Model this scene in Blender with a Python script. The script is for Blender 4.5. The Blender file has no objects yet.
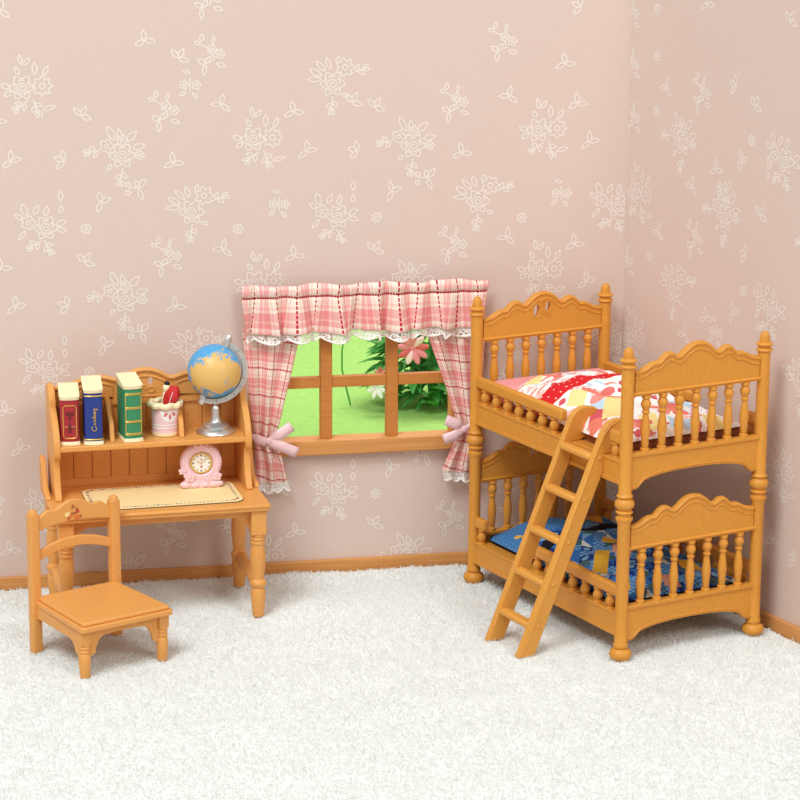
import bpy, bmesh, math, random
from mathutils import Vector, Matrix
C = bpy.context.scene.collection
PI = math.pi
def rad(a): return math.radians(a)

# ------------------------------------------------------------------ camera, world, lights, exposure
cam_d = bpy.data.cameras.new('camera'); cam = bpy.data.objects.new('camera', cam_d); C.objects.link(cam)
cam_d.sensor_width = 36.0; cam_d.lens = 2442.55 / 800 * 36.0; cam_d.clip_end = 100
PITCH, ROLL, CAMH = 0.237368, 0.00603596, 3.517197
cam.matrix_world = Matrix.Translation((0, 0, CAMH)) @ Matrix.Rotation(PI/2 - PITCH, 4, 'X') @ Matrix.Rotation(ROLL, 4, 'Z')
bpy.context.scene.camera = cam
vs = bpy.context.scene.view_settings
vs.view_transform = 'Standard'; vs.look = 'None'; vs.gamma = 1; vs.use_curve_mapping = False
vs.exposure = 0.11
world = bpy.data.worlds.new('studio'); bpy.context.scene.world = world; world.use_nodes = True
bg = world.node_tree.nodes['Background']; bg.inputs[0].default_value = (1.0, 0.85, 0.77, 1); bg.inputs[1].default_value = 0.47
def area(name, loc, target, size, power, col):
    l = bpy.data.lights.new(name, 'AREA'); l.shape = 'SQUARE'; l.size = size; l.energy = power; l.color = col
    o = bpy.data.objects.new(name, l); C.objects.link(o); o.location = loc
    o.rotation_euler = (Vector(target) - Vector(loc)).to_track_quat('-Z', 'Y').to_euler(); return o
area('softbox_key', (-5.0, 0.5, 15.0), (0.0, 10.4, 0.3), 6.5, 1960, (0.90, 0.99, 1.0))
area('softbox_fill', (7.0, 0.0, 10.0), (-0.3, 10.5, 0.5), 4.0, 470, (0.93, 0.99, 1.0))
area('added_lawn_light', (0.8, 15.2, 5.5), (0.0, 15.4, 0.0), 2.5, 230, (1.0, 0.99, 0.94))  # added lamp out of view behind the wall, only to brighten the lawn

# ------------------------------------------------------------------ materials
def lin(c):
    return tuple(((x/255)/12.92 if x/255 <= .04045 else (((x/255)+.055)/1.055)**2.4) for x in c)
def srgb(*c): return lin(c) + (1.0,)
def newmat(name):
    m = bpy.data.materials.new(name); m.use_nodes = True
    return m, m.node_tree.nodes, m.node_tree.links, m.node_tree.nodes['Principled BSDF']
def simple(name, c, rough=.5, metal=0, noise=0.0, nscale=60, bump=0.0, spec=.5, sheen=0):
    m, n, l, b = newmat(name)
    b.inputs['Base Color'].default_value = srgb(*c); b.inputs['Roughness'].default_value = rough
    b.inputs['Metallic'].default_value = metal; b.inputs['Specular IOR Level'].default_value = spec
    if sheen: b.inputs['Sheen Weight'].default_value = sheen
    if noise or bump:
        tc = n.new('ShaderNodeTexCoord'); nz = n.new('ShaderNodeTexNoise'); nz.inputs['Scale'].default_value = nscale
        nz.inputs['Detail'].default_value = 3; l.new(tc.outputs['Object'], nz.inputs['Vector'])
        if noise:
            mx = n.new('ShaderNodeMix'); mx.data_type = 'RGBA'
            mx.inputs['A'].default_value = srgb(*[max(0, x*(1-noise)) for x in c]); mx.inputs['B'].default_value = srgb(*[min(255, x*(1+noise)) for x in c])
            l.new(nz.outputs['Fac'], mx.inputs['Factor']); l.new(mx.outputs['Result'], b.inputs['Base Color'])
        if bump:
            bp = n.new('ShaderNodeBump'); bp.inputs['Strength'].default_value = bump; bp.inputs['Distance'].default_value = .004
            l.new(nz.outputs['Fac'], bp.inputs['Height']); l.new(bp.outputs['Normal'], b.inputs['Normal'])
    return m
WOOD = simple('honey_wood_bed', (220, 151, 60), .40, noise=.07, nscale=90, bump=.12, spec=.35)
WOODD = simple('honey_wood_desk', (231, 164, 88), .40, noise=.06, nscale=90, bump=.10, spec=.35)
WOODL = simple('honey_wood_ladder', (227, 161, 72), .40, noise=.06, nscale=90, bump=.10, spec=.35)
def grainwood(name, a, c, sc=(1.2, 40, 40)):
    m, n, l, b = newmat(name); b.inputs['Roughness'].default_value = .5; b.inputs['Specular IOR Level'].default_value = .3
    tc = n.new('ShaderNodeTexCoord'); mp = n.new('ShaderNodeMapping'); mp.inputs['Scale'].default_value = sc
    nz = n.new('ShaderNodeTexNoise'); nz.inputs['Scale'].default_value = 2.0; nz.inputs['Detail'].default_value = 5
    l.new(tc.outputs['Object'], mp.inputs['Vector']); l.new(mp.outputs['Vector'], nz.inputs['Vector'])
    cr = n.new('ShaderNodeValToRGB'); cr.color_ramp.elements[0].position = .3; cr.color_ramp.elements[1].position = .7
    cr.color_ramp.elements[0].color = srgb(*a); cr.color_ramp.elements[1].color = srgb(*c)
    l.new(nz.outputs['Fac'], cr.inputs['Fac']); l.new(cr.outputs['Color'], b.inputs['Base Color']); return m
TRIM = grainwood('trim_wood', (208, 142, 78), (224, 162, 96))
MULL = grainwood('mullion_wood', (196, 124, 58), (208, 138, 70))
def paper(name):
    m, n, l, b = newmat(name); b.inputs['Roughness'].default_value = .85; b.inputs['Specular IOR Level'].default_value = .15
    tc = n.new('ShaderNodeTexCoord'); mp = n.new('ShaderNodeMapping'); mp.inputs['Scale'].default_value = (7, 7, 90)
    nz = n.new('ShaderNodeTexNoise'); nz.inputs['Scale'].default_value = 3.0; nz.inputs['Detail'].default_value = 4
    l.new(tc.outputs['Object'], mp.inputs['Vector']); l.new(mp.outputs['Vector'], nz.inputs['Vector'])
    cr = n.new('ShaderNodeValToRGB'); cr.color_ramp.elements[0].position = .3; cr.color_ramp.elements[1].position = .75
    cr.color_ramp.elements[0].color = srgb(220, 199, 188); cr.color_ramp.elements[1].color = srgb(226, 206, 195)
    l.new(nz.outputs['Fac'], cr.inputs['Fac']); l.new(cr.outputs['Color'], b.inputs['Base Color']); return m
PAPER = paper('wallpaper_linen'); MOTIF = simple('wallpaper_motif', (240, 231, 222), .6)
def attr_mat(name, rough=.8, bump=0, sheen=.0, bscale=150):
    m, n, l, b = newmat(name); a = n.new('ShaderNodeAttribute'); a.attribute_name = 'Col'
    l.new(a.outputs['Color'], b.inputs['Base Color']); b.inputs['Roughness'].default_value = rough
    b.inputs['Specular IOR Level'].default_value = .2
    if bump:
        tc = n.new('ShaderNodeTexCoord'); nz = n.new('ShaderNodeTexNoise'); nz.inputs['Scale'].default_value = bscale
        l.new(tc.outputs['Object'], nz.inputs['Vector']); bp = n.new('ShaderNodeBump'); bp.inputs['Strength'].default_value = bump
        bp.inputs['Distance'].default_value = .003; l.new(nz.outputs['Fac'], bp.inputs['Height']); l.new(bp.outputs['Normal'], b.inputs['Normal'])
    return m
QUILT = attr_mat('printed_cotton', .85, .3)
PRINT = attr_mat('printed_paper', .45)
def plaid():
    m, n, l, b = newmat('pink_plaid_cotton'); b.inputs['Roughness'].default_value = .9; b.inputs['Specular IOR Level'].default_value = .1
    uv = n.new('ShaderNodeUVMap'); sp = n.new('ShaderNodeSeparateXYZ'); l.new(uv.outputs['UV'], sp.inputs[0])
    def mth(op, a, c=None):
        k = n.new('ShaderNodeMath'); k.operation = op
        for i, x in enumerate((a, c)):
            if x is None: continue
            if isinstance(x, (int, float)): k.inputs[i].default_value = x
            else: l.new(x, k.inputs[i])
        return k.outputs[0]
    def ramp(src, per, stops):
        f = mth('FRACT', mth('DIVIDE', src, per)); cr = n.new('ShaderNodeValToRGB'); cr.color_ramp.interpolation = 'CONSTANT'
        e = cr.color_ramp.elements; e[0].position = stops[0][0]; e[0].color = srgb(*stops[0][1]); e[1].position = stops[1][0]; e[1].color = srgb(*stops[1][1])
        for p, c in stops[2:]:
            k = e.new(p); k.color = srgb(*c)
        l.new(f, cr.inputs['Fac']); return cr.outputs['Color'], f
    W = (250, 244, 236); P = (250, 221, 217); P2 = (245, 194, 193)
    st = [(0, W), (.14, P), (.20, W), (.28, P2), (.40, P), (.46, P2), (.66, W), (.74, P), (.80, W)]
    cu, fu = ramp(sp.outputs[0], .128, st); cv, fv = ramp(sp.outputs[1], .128, st)
    mx = n.new('ShaderNodeMix'); mx.data_type = 'RGBA'; mx.blend_type = 'MULTIPLY'; mx.inputs['Factor'].default_value = 1
    l.new(cu, mx.inputs['A']); l.new(cv, mx.inputs['B'])
    def dash(src, other):
        line = mth('MULTIPLY', mth('GREATER_THAN', src, .0), mth('LESS_THAN', src, .066))
        return mth('MULTIPLY', line, mth('GREATER_THAN', mth('SINE', mth('MULTIPLY', other, 420)), -.7))
    red = mth('MAXIMUM', dash(fu, sp.outputs[1]), dash(fv, sp.outputs[0]))
    m2 = n.new('ShaderNodeMix'); m2.data_type = 'RGBA'; l.new(red, m2.inputs['Factor']); l.new(mx.outputs['Result'], m2.inputs['A'])
    m2.inputs['B'].default_value = srgb(196, 50, 62); l.new(m2.outputs['Result'], b.inputs['Base Color'])
    nz = n.new('ShaderNodeTexNoise'); nz.inputs['Scale'].default_value = 220; tc = n.new('ShaderNodeTexCoord'); l.new(tc.outputs['Object'], nz.inputs['Vector'])
    bp = n.new('ShaderNodeBump'); bp.inputs['Strength'].default_value = .35; bp.inputs['Distance'].default_value = .003
    l.new(nz.outputs['Fac'], bp.inputs['Height']); l.new(bp.outputs['Normal'], b.inputs['Normal'])
    return m
PLAID = plaid()
def lace_mat():
    m, n, l, b = newmat('white_lace'); b.inputs['Base Color'].default_value = srgb(250, 246, 242); b.inputs['Roughness'].default_value = .9
    uv = n.new('ShaderNodeUVMap'); vo = n.new('ShaderNodeTexVoronoi'); vo.feature = 'DISTANCE_TO_EDGE'; vo.inputs['Scale'].default_value = 85
    l.new(uv.outputs['UV'], vo.inputs['Vector']); k = n.new('ShaderNodeMath'); k.operation = 'LESS_THAN'; k.inputs[1].default_value = .16
    l.new(vo.outputs['Distance'], k.inputs[0]); l.new(k.outputs[0], b.inputs['Alpha']); return m
LACE = lace_mat(); LACEW = simple('white_lace_cord', (252, 248, 244), .85)
RIBBON = simple('pink_satin', (252, 214, 219), .3, spec=.5, sheen=.3)
RUG = simple('white_pile', (243, 244, 242), .95, spec=.05)
CHROME = simple('silver_chrome', (224, 224, 224), .30, .85)
SILVER = simple('brushed_silver', (214, 212, 206), .42, .75)
CREAM = simple('cream_plastic', (250, 238, 196), .5, noise=.02, nscale=60)
PINKP = simple('pink_plastic', (246, 208, 216), .4); GOLD = simple('gold_print', (226, 186, 84), .35, .3)
RED = simple('red_plastic', (206, 40, 42), .35); BLACK = simple('black_plastic', (28, 26, 30), .4)
REDBOOK = simple('crimson_cover', (172, 40, 52), .45); REDDK = simple('dark_crimson_print', (110, 30, 34), .5)
BLUEBOOK = simple('navy_cover', (34, 60, 142), .42); GREENBOOK = simple('green_cover', (54, 142, 98), .42)
PINKSHEET = simple('pink_cotton', (238, 158, 158), .9, bump=.2, nscale=120)
BROWNPAD = simple('brown_padding', (150, 86, 50), .8, noise=.2, nscale=60); NAVYPAD = simple('navy_padding', (30, 40, 66), .85, noise=.15, nscale=60)
LEAF = simple('dark_green_leaf', (76, 158, 70), .5, noise=.25, nscale=14); LAWNM = simple('lawn_green', (160, 206, 112), .95, noise=.08, nscale=35, spec=.05)
PETAL = simple('pink_petal', (238, 140, 146), .5); PETALL = simple('pale_pink_petal', (250, 214, 208), .5); PETALR = simple('coral_red_petal', (220, 96, 96), .5); PETALW = simple('white_petal', (245, 245, 240), .5)
WHITE = simple('white_print', (248, 246, 240), .5)

# ------------------------------------------------------------------ mesh helpers
class MB:
    def __init__(s): s.v = []; s.f = []; s.m = []; s.uv = None; s.col = None
    def add(s, vs_, fs, mi=0, M=None):
        o = len(s.v); s.v += [tuple(M @ Vector(p)) if M is not None else tuple(p) for p in vs_]
        s.f += [tuple(i + o for i in f) for f in fs]; s.m += [mi]*len(fs); return s
    def box(s, x0, x1, y0, y1, z0, z1, mi=0, M=None):
        return s.add([(x0,y0,z0),(x1,y0,z0),(x1,y1,z0),(x0,y1,z0),(x0,y0,z1),(x1,y0,z1),(x1,y1,z1),(x0,y1,z1)],
            [(0,3,2,1),(4,5,6,7),(0,1,5,4),(1,2,6,5),(2,3,7,6),(3,0,4,7)], mi, M)
    def lathe(s, prof, seg=20, cx=0, cy=0, mi=0, M=None, sx=1, sy=1):
        v = []; f = []
        for r, z in prof:
            for i in range(seg):
                a = 2*PI*i/seg; v.append((cx + r*math.cos(a)*sx, cy + r*math.sin(a)*sy, z))
        for j in range(len(prof)-1):
            for i in range(seg):
                k = (i+1) % seg; f.append((j*seg+i, j*seg+k, (j+1)*seg+k, (j+1)*seg+i))
        f.append(tuple(reversed(range(seg)))); f.append(tuple((len(prof)-1)*seg+i for i in range(seg)))
        return s.add(v, f, mi, M)
    def prism(s, poly, t0, t1, axis='x', mi=0, M=None):
        """poly of (a,b); axis x -> (t,a,b); y -> (a,t,b); z -> (a,b,t)"""
        mk = {'x': lambda a,b,t: (t,a,b), 'y': lambda a,b,t: (a,t,b), 'z': lambda a,b,t: (a,b,t)}[axis]
        n = len(poly); v = [mk(a,b,t0) for a,b in poly] + [mk(a,b,t1) for a,b in poly]
        area_ = sum(poly[i][0]*poly[(i+1)%n][1]-poly[(i+1)%n][0]*poly[i][1] for i in range(n))
        flip = (area_ < 0) ^ (axis == 'y')
        f = [tuple(reversed(range(n))), tuple(range(n, 2*n))] + [(i, (i+1)%n, (i+1)%n+n, i+n) for i in range(n)]
        if flip: f = [tuple(reversed(q)) for q in f]
        if t1 < t0: f = [tuple(reversed(q)) for q in f]
        return s.add(v, f, mi, M)
    def tube(s, pts, r, seg=8, closed=False, mi=0, M=None, sc=None):
        pts = [Vector(p) for p in pts]; n = len(pts); v = []; f = []; up = None
        for i, p in enumerate(pts):
            a = pts[(i-1) % n] if (closed or i > 0) else p; b = pts[(i+1) % n] if (closed or i < n-1) else p
            d = (b-a); d = d.normalized() if d.length > 1e-9 else Vector((0,0,1))
            if up is None:
                up = Vector((0,0,1)) if abs(d.z) < .9 else Vector((1,0,0))
            x = d.cross(up)
            if x.length < 1e-6: x = d.cross(Vector((0.3,1,0.2)))
            x.normalize(); y = x.cross(d).normalized(); up = y
            rr = r[i] if isinstance(r, (list, tuple)) else r
            for k in range(seg):
                t = 2*PI*k/seg; q = x*math.cos(t)*rr + y*math.sin(t)*rr
                if sc: q = Vector((q.x*sc[0], q.y*sc[1], q.z*sc[2]))
                v.append(tuple(p + q))
        for i in range(n if closed else n-1):
            j = (i+1) % n
            for k in range(seg):
                kk = (k+1) % seg; f.append((i*seg+k, i*seg+kk, j*seg+kk, j*seg+k))
        if not closed: f.append(tuple(reversed(range(seg)))); f.append(tuple((n-1)*seg+k for k in range(seg)))
        return s.add(v, f, mi, M)
    def ball(s, c, r, seg=14, mi=0, M=None, sc=(1,1,1)):
        v = []; f = []; n = seg//2
        for j in range(n+1):
            t = PI*j/n
            for i in range(seg):
                a = 2*PI*i/seg; v.append((c[0]+r*sc[0]*math.sin(t)*math.cos(a), c[1]+r*sc[1]*math.sin(t)*math.sin(a), c[2]-r*sc[2]*math.cos(t)))
        for j in range(n):
            for i in range(seg):
                k = (i+1)%seg; f.append((j*seg+i, j*seg+k, (j+1)*seg+k, (j+1)*seg+i))
        return s.add(v, f, mi, M)
    def grid(s, nu, nv, fn, mi=0, flip=False):
        v = [fn(i/nu, j/nv) for j in range(nv+1) for i in range(nu+1)]; f = []
        for j in range(nv):
            for i in range(nu):
                q = (j*(nu+1)+i, j*(nu+1)+i+1, (j+1)*(nu+1)+i+1, (j+1)*(nu+1)+i); f.append(q[::-1] if flip else q)
        return s.add(v, f, mi)
    def build(s, name, mats, parent=None, bevel=0, loc=(0,0,0), smooth=True, uvf=None, colf=None, solid=0, angle=38):
        me = bpy.data.meshes.new(name); me.from_pydata(s.v, [], s.f)
        if not isinstance(mats, (list, tuple)): mats = [mats]
        for m in mats: me.materials.append(m)
        me.polygons.foreach_set('material_index', s.m)
        if uvf:
            u = me.uv_layers.new(name='UVMap')
            for lp in me.loops: u.data[lp.index].uv = uvf(lp.vertex_index)
        if colf:
            ca = me.color_attributes.new('Col', 'FLOAT_COLOR', 'CORNER'); buf = []
            for p in me.polygons:
                c = colf(p); buf += list(c[:3] + (1.0,))*p.loop_total
            ca.data.foreach_set('color', buf)
        bm = bmesh.new(); bm.from_mesh(me); bmesh.ops.remove_doubles(bm, verts=bm.verts, dist=1e-6) if not uvf and not colf else None
        bm.to_mesh(me); bm.free()
        if smooth:
            me.polygons.foreach_set('use_smooth', [True]*len(me.polygons)); me.set_sharp_from_angle(angle=rad(angle))
        me.update()
        o = bpy.data.objects.new(name, me); C.objects.link(o); o.parent = parent
        o.location = loc
        if parent is not None and 'off' in OFFS.get(parent.name, {}): 
            a = OFFS[parent.name]['off']; o.location = (loc[0]-a[0], loc[1]-a[1], loc[2]-a[2])
        if bevel:
            b = o.modifiers.new('bevel', 'BEVEL'); b.width = bevel; b.segments = 2; b.limit_method = 'ANGLE'; b.angle_limit = rad(40)
        if solid:
            b = o.modifiers.new('solid', 'SOLIDIFY'); b.thickness = solid; b.offset = 0
        return o
OFFS = {}
def thing(name, label, cat, loc, yaw=0, off=(0,0,0), group=None):
    """local frame origin at loc/yaw; the Empty itself sits at local point off"""
    o = bpy.data.objects.new(name, None); C.objects.link(o); o.empty_display_size = .05
    c, s = math.cos(yaw), math.sin(yaw)
    o.location = (loc[0]+off[0]*c-off[1]*s, loc[1]+off[0]*s+off[1]*c, loc[2]+off[2]); o.rotation_euler = (0, 0, yaw)
    OFFS[o.name] = {'off': off}
    return tag(o, label, cat, group)
def tag(o, label=None, cat=None, group=None, kind=None):
    for k, x in (('label', label), ('category', cat), ('group', group), ('kind', kind)):
        if x: o[k] = x
    return o
def rel(o, parent, loc):
    o.parent = parent; o.location = loc; return o
def dup(o, parent, d):
    c = o.copy(); C.objects.link(c); c.parent = parent; c.location = (o.location[0]+d[0], o.location[1]+d[1], o.location[2]+d[2]); return c
def interp(tab, x):
    if x <= tab[0][0]: return tab[0][1]
    for (a, p), (b, q) in zip(tab, tab[1:]):
        if x <= b:
            t = (x-a)/(b-a); return p + (q-p)*t
    return tab[-1][1]
def smoothtab(tab, n, x0, x1):
    """dense samples of a table with light smoothing"""
    h = (x1-x0)/n
    return [(x0+i*h, sum(interp(tab, x0+i*h+k*h*.5)*w for k, w in ((-2,.1),(-1,.2),(0,.4),(1,.2),(2,.1)))) for i in range(n+1)]

# ------------------------------------------------------------------ setting
CORNER = (1.057, 11.395, 0.0); YB = rad(11.72); YR = rad(-60.8)
def struct(o, label=None): o['kind'] = 'structure'; return o
floor = struct(MB().box(-4, 4.5, 6.0, 12.6, -.06, -.03).build('floor', simple('backing_board', (225, 220, 212), .9)))

# wallpaper motif strokes (2D)
def leafp(cx, cy, a, L, w, veins=False):
    out = []
    for t, s in ((0,0),(.25,.8),(.5,1),(.75,.7),(1,0),(.75,-.7),(.5,-1),(.25,-.8),(0,0)):
        out.append((cx+L*t*math.cos(a)-w*s*.5*math.sin(a), cy+L*t*math.sin(a)+w*s*.5*math.cos(a)))
    return [out]
def rosette(cx, cy, r, n=5, inner=True):
    o = [[(cx+r*(1+.22*math.cos(n*t))*math.cos(t), cy+r*(1+.22*math.cos(n*t))*math.sin(t)) for t in [2*PI*k/(n*4) for k in range(n*4+1)]]]
    if inner: o.append([(cx+r*.35*math.cos(t), cy+r*.35*math.sin(t)) for t in [2*PI*k/7 for k in range(8)]])
    return o
def rose(cx, cy, r):
    o = rosette(cx, cy, r, 6, False)
    o.append([(cx+r*(.12+.55*k/16)*math.cos(k*.75), cy+r*(.12+.55*k/16)*math.sin(k*.75)*.9) for k in range(17)])
    for k in range(5):
        a = 2*PI*k/5+.4; o.append([(cx+r*.72*math.cos(a+d), cy+r*.72*math.sin(a+d)) for d in (-.4,0,.4)])
    return o
def sprig(x, y, a, s=1.0):
    c, d = math.cos(a), math.sin(a); o = [[(x, y), (x+.05*s*c, y+.05*s*d)]]
    for t, da in ((.02,.9),(.03,-.9),(.05,.35),(.05,-.35)):
        o += leafp(x+t*s*c, y+t*s*d, a+da, .032*s, .016*s)
    return o
def motif(k, v=0):
    R = math.radians
    if k == 'A': return rose(.0,-.03,.046)+rosette(-.065,.012,.026)+rosette(.075,-.03,.017)+leafp(-.03,.035,R(118),.07,.026)+leafp(-.005,.035,R(100),.05,.02)+leafp(.02,.03,R(45),.06,.028)+leafp(.045,.0,R(12),.055,.026)+leafp(-.045,-.07,R(225),.03,.016)+sprig(-.085,-.005,R(190))+sprig(-.0,-.085,R(260))+rosette(.0,.035,.02)
    if k == 'B': return rose(-.035,-.01,.045)+rosette(.05,-.005,.036,8)+leafp(-.085,-.01,R(160),.04,.022)+leafp(-.08,-.025,R(215),.035,.02)+leafp(-.045,.045,R(120),.035,.018)+leafp(.02,.045,R(90),.05,.022)+leafp(.055,.04,R(62),.045,.018)+leafp(-.035,.085,R(100),.045,.016)+leafp(-.025,.085,R(50),.04,.016)+sprig(-.01,-.065,R(215))+sprig(.01,-.06,R(290))+leafp(.05,-.105,R(15),.055,.018)
    if k == 'C': return rose(-.01,-.025,.046)+rosette(.045,.045,.034,7)+leafp(-.06,.01,R(150),.06,.024)+leafp(-.06,-.005,R(180),.06,.022)+leafp(-.02,.04,R(110),.05,.02)+leafp(-.04,.03,R(135),.06,.02)+leafp(.01,.06,R(80),.035,.016)+sprig(-.01,-.08,R(265))+sprig(.075,.02,R(20))+leafp(.03,-.07,R(-20),.03,.014)
    if k == 'D': return rose(.02,-.02,.044)+rosette(-.055,.005,.026)+leafp(-.06,.035,R(110),.055,.026)+leafp(-.075,.02,R(150),.04,.02)+leafp(-.03,.04,R(60),.045,.02)+leafp(.02,.03,R(80),.045,.02)+leafp(.065,-.01,R(25),.045,.024)+leafp(.065,-.025,R(-15),.045,.02)+leafp(-.065,-.03,R(230),.05,.016)+sprig(.0,-.075,R(210),.9)+sprig(.01,-.075,R(300),.9)
    if k == 'S': return leafp(-.05,.05,R(160),.025,.016)+leafp(-.045,.06,R(80),.03,.018)+[[(-.05,.05),(-.01,.025),(.01,-.02),(-.03,-.035)]]+rosette(.0,.025,.018)+rosette(.035,.005,.018)+leafp(-.03,-.035,R(150),.035,.022)+leafp(-.025,-.035,R(60),.035,.018)+leafp(-.03,-.04,R(265),.045,.018)+leafp(.02,-.035,R(-20),.04,.018)+leafp(.005,.05,R(80),.03,.012)
    if k == 'V': return rosette(-.025,.01,.017)+rosette(.027,.008,.017)+leafp(0,.06,R(165),.03,.014)+leafp(-.02,-.02,R(215),.03,.014)+leafp(.01,-.025,R(-50),.032,.014)+[[(0,.04),(0,-.02)]]
    if k == 'T':
        a = [R(100), R(60), R(40), R(80), R(70), R(20)][v]; o = []
        sp = [(0,-105,105),(0,-80,70),(60,120,185),(0,100,-120),(20,150,-60),(0,80,-130)][v]
        for d in sp: o += leafp(0, 0, a+R(d), .046, .021)
        return o
    if k == 'L': return leafp(.0,.0,R(50),.05,.022)+leafp(0,0,R(110),.035,.02)+leafp(.0,-.005,R(-70),.05,.02)+[[(0,0),(-.04,.0)]]+rosette(-.045,.015,.01,5,False)+rosette(-.045,-.02,.01,5,False)
    if k == 'P': return leafp(0,.01,R(90),.04,.02)+leafp(0,-.045,R(90),.035,.018)
    if k == 'F': return rosette(0,0,.019,7)
CELL = {'A':[(-2.36,2.03)],'B':[(-1.73,2.07)],'C':[(-2.04,1.76)],'D':[(-2.73,1.70)],'S':[(-2.16,2.19)],'V':[(-1.65,1.75)],
 'T':[(-2.54,2.18,1),(-2.62,1.98,2),(-2.13,1.96,0),(-1.91,2.22,3),(-1.58,2.18,0),(-1.52,2.0,4),(-2.46,1.79,5)],'L':[(-2.29,1.85)],'P':[(-2.64,1.79)],'F':[(-2.53,1.67),(-1.84,1.65)]}
TOP = {'S':[(-1.95,2.44),(-.6,2.48),(-1.96,2.69),(-3.3,2.45)],'C':[(-1.39,2.33)],'B':[(-2.76,2.32)],'V':[(-2.05,2.3)],'T':[(-2.25,2.51,0),(-2.1,2.43,1),(-.24,2.64,2),(-.31,2.38,0),(-1.31,2.22,1),(-2.88,2.65,3),(-3.4,2.5,1)]}
WR = {'A':[(0.44,2.09),(0.78,1.8),(1.45,1.75)],'B':[(0.11,1.79),(0.09,1.1),(1.24,0.72),(1.6,1.1)],'C':[(0.42,1.4),(1.38,1.15)],'D':[(1.17,2.09),(1.12,1.43),(.6,.3)],
'S':[(0.58,2.29),(0.56,1.63),(0.01,2.6),(0.02,2.37),(0.04,2.12),(0.02,1.44),(.5,.85),(1.7,1.5)],'V':[(0.74,1.23),(.9,.4)],
'T':[(0.59,2.69,0),(1.18,2.66,1),(0.3,2.29,3),(0.82,2.35,2),(0.96,2.28,1),(0.88,2.03,5),(0.7,1.97,0),(0.52,1.87,3),(0.27,1.62,3),(1.03,1.81,1),(0.94,1.62,2),(0.86,1.35,5),(0.66,1.29,0),(0.5,1.18,3),(1.26,1.15,1),(1.21,0.39,0),(1.37,0.34,2),(.2,.5,0),(.8,.75,1)],
'L':[(0.78,1.89),(.3,.8)],'P':[(1.07,2.02),(1.04,1.35)],'F':[(0.21,2.64),(0.22,2.43),(0.23,2.18),(0.21,1.5),(0.95,2.13),(0.93,1.46),(.95,.8)]}
WIN = (-1.74, -.825, .60, 1.20)   # opening s0 s1 z0 z1
def stroke_motifs(mb, places, y, ok, w=.0030):
    cnt = 0
    for kind, s, z, v in places:
        for ln in motif(kind, v):
            pts = [Vector((s+a*1.05, z+b*1.05)) for a, b in ln]
            for p, q in zip(pts, pts[1:]):
                d = q-p
                if d.length < 1e-5: continue
                n = Vector((-d.y, d.x)).normalized()*w; e = d.normalized()*w*.5; p2, q2 = p-e, q+e
                if not (ok(p2) and ok(q2)): continue
                cnt = (cnt+1) % 41; yy = y-cnt*.000012
                mb.add([(c.x, yy, c.y) for c in (p2-n, q2-n, q2+n, p2+n)], [(0,1,2,3)], 1)
pl = []
for k, l in CELL.items():
    for t in l:
        for i in range(-1, 3):
            for j in range(0, 5):
                s = t[0]+1.335*i; z = t[1]+.015*i-.662*j
                if z < 2.3: pl.append((k, s, z, t[2] if len(t) > 2 else 0))
for k, l in TOP.items():
    for t in l: pl.append((k, t[0], t[1], t[2] if len(t) > 2 else 0))
WT = 3.05
mb = MB(); a0, a1, b0, b1 = WIN
for (s0, s1, z0, z1) in ((-3.6,a0,-.03,WT),(a1,.06,-.03,WT),(a0,a1,-.03,b0),(a0,a1,b1,WT)): mb.box(s0, s1, 0, .05, z0, z1)
stroke_motifs(mb, pl, -.0006, lambda p: -3.6 < p.x < -.005 and .05 < p.y < WT and not (a0 < p.x < a1 and b0 < p.y < b1))
wb = struct(mb.build('wall_back', [PAPER, MOTIF], smooth=False)); wb.location = CORNER; wb.rotation_euler = (0,0,YB)
mb = MB().box(-.03, 2.6, 0, .05, -.03, WT)
stroke_motifs(mb, [(k, t[0], t[1], t[2] if len(t) > 2 else 0) for k, l in WR.items() for t in l], -.0006, lambda p: .004 < p.x < 2.6 and .05 < p.y < WT)
wr = struct(mb.build('wall_right', [PAPER, MOTIF], smooth=False)); wr.location = CORNER; wr.rotation_euler = (0,0,YR)
bb = struct(MB().box(-3.6, -.005, -.022, 0, -.03, .052).build('baseboard_back', TRIM, bevel=.004)); bb.location = CORNER; bb.rotation_euler = (0,0,YB)
br = struct(MB().box(.02, 2.6, -.022, 0, -.03, .052).build('baseboard_right', TRIM, bevel=.004)); br.location = CORNER; br.rotation_euler = (0,0,YR)

# window woodwork
def wallthing(name, label, cat): return thing(name, label, cat, CORNER, YB, off=(-1.26, 0, .9))
win = bpy.data.objects.new('window_1', None); C.objects.link(win); win.location = CORNER; win.rotation_euler = (0,0,YB); win['kind'] = 'structure'
WD = TRIM
MB().box(-1.80,-.775,-.05,.06,.575,.645).build('window_sill', WD, win, bevel=.006)
mb = MB().box(-1.80,-1.725,-.02,.055,.645,1.27).box(-.838,-.775,-.02,.055,.645,1.27).box(-1.725,-.838,-.02,.055,1.19,1.27)
mb.build('window_frame', WD, win, bevel=.004)
for s in (-1.432, -1.118): MB().box(s-.027, s+.027, -.012, .04, .645, 1.19).build('mullion', MULL, win, bevel=.003)
for x0, x1 in ((-1.725,-1.459),(-1.405,-1.145),(-1.091,-.838)): MB().box(x0, x1, -.006, .034, .889, .94).build('glazing_bar', MULL, win, bevel=.003)

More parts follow.
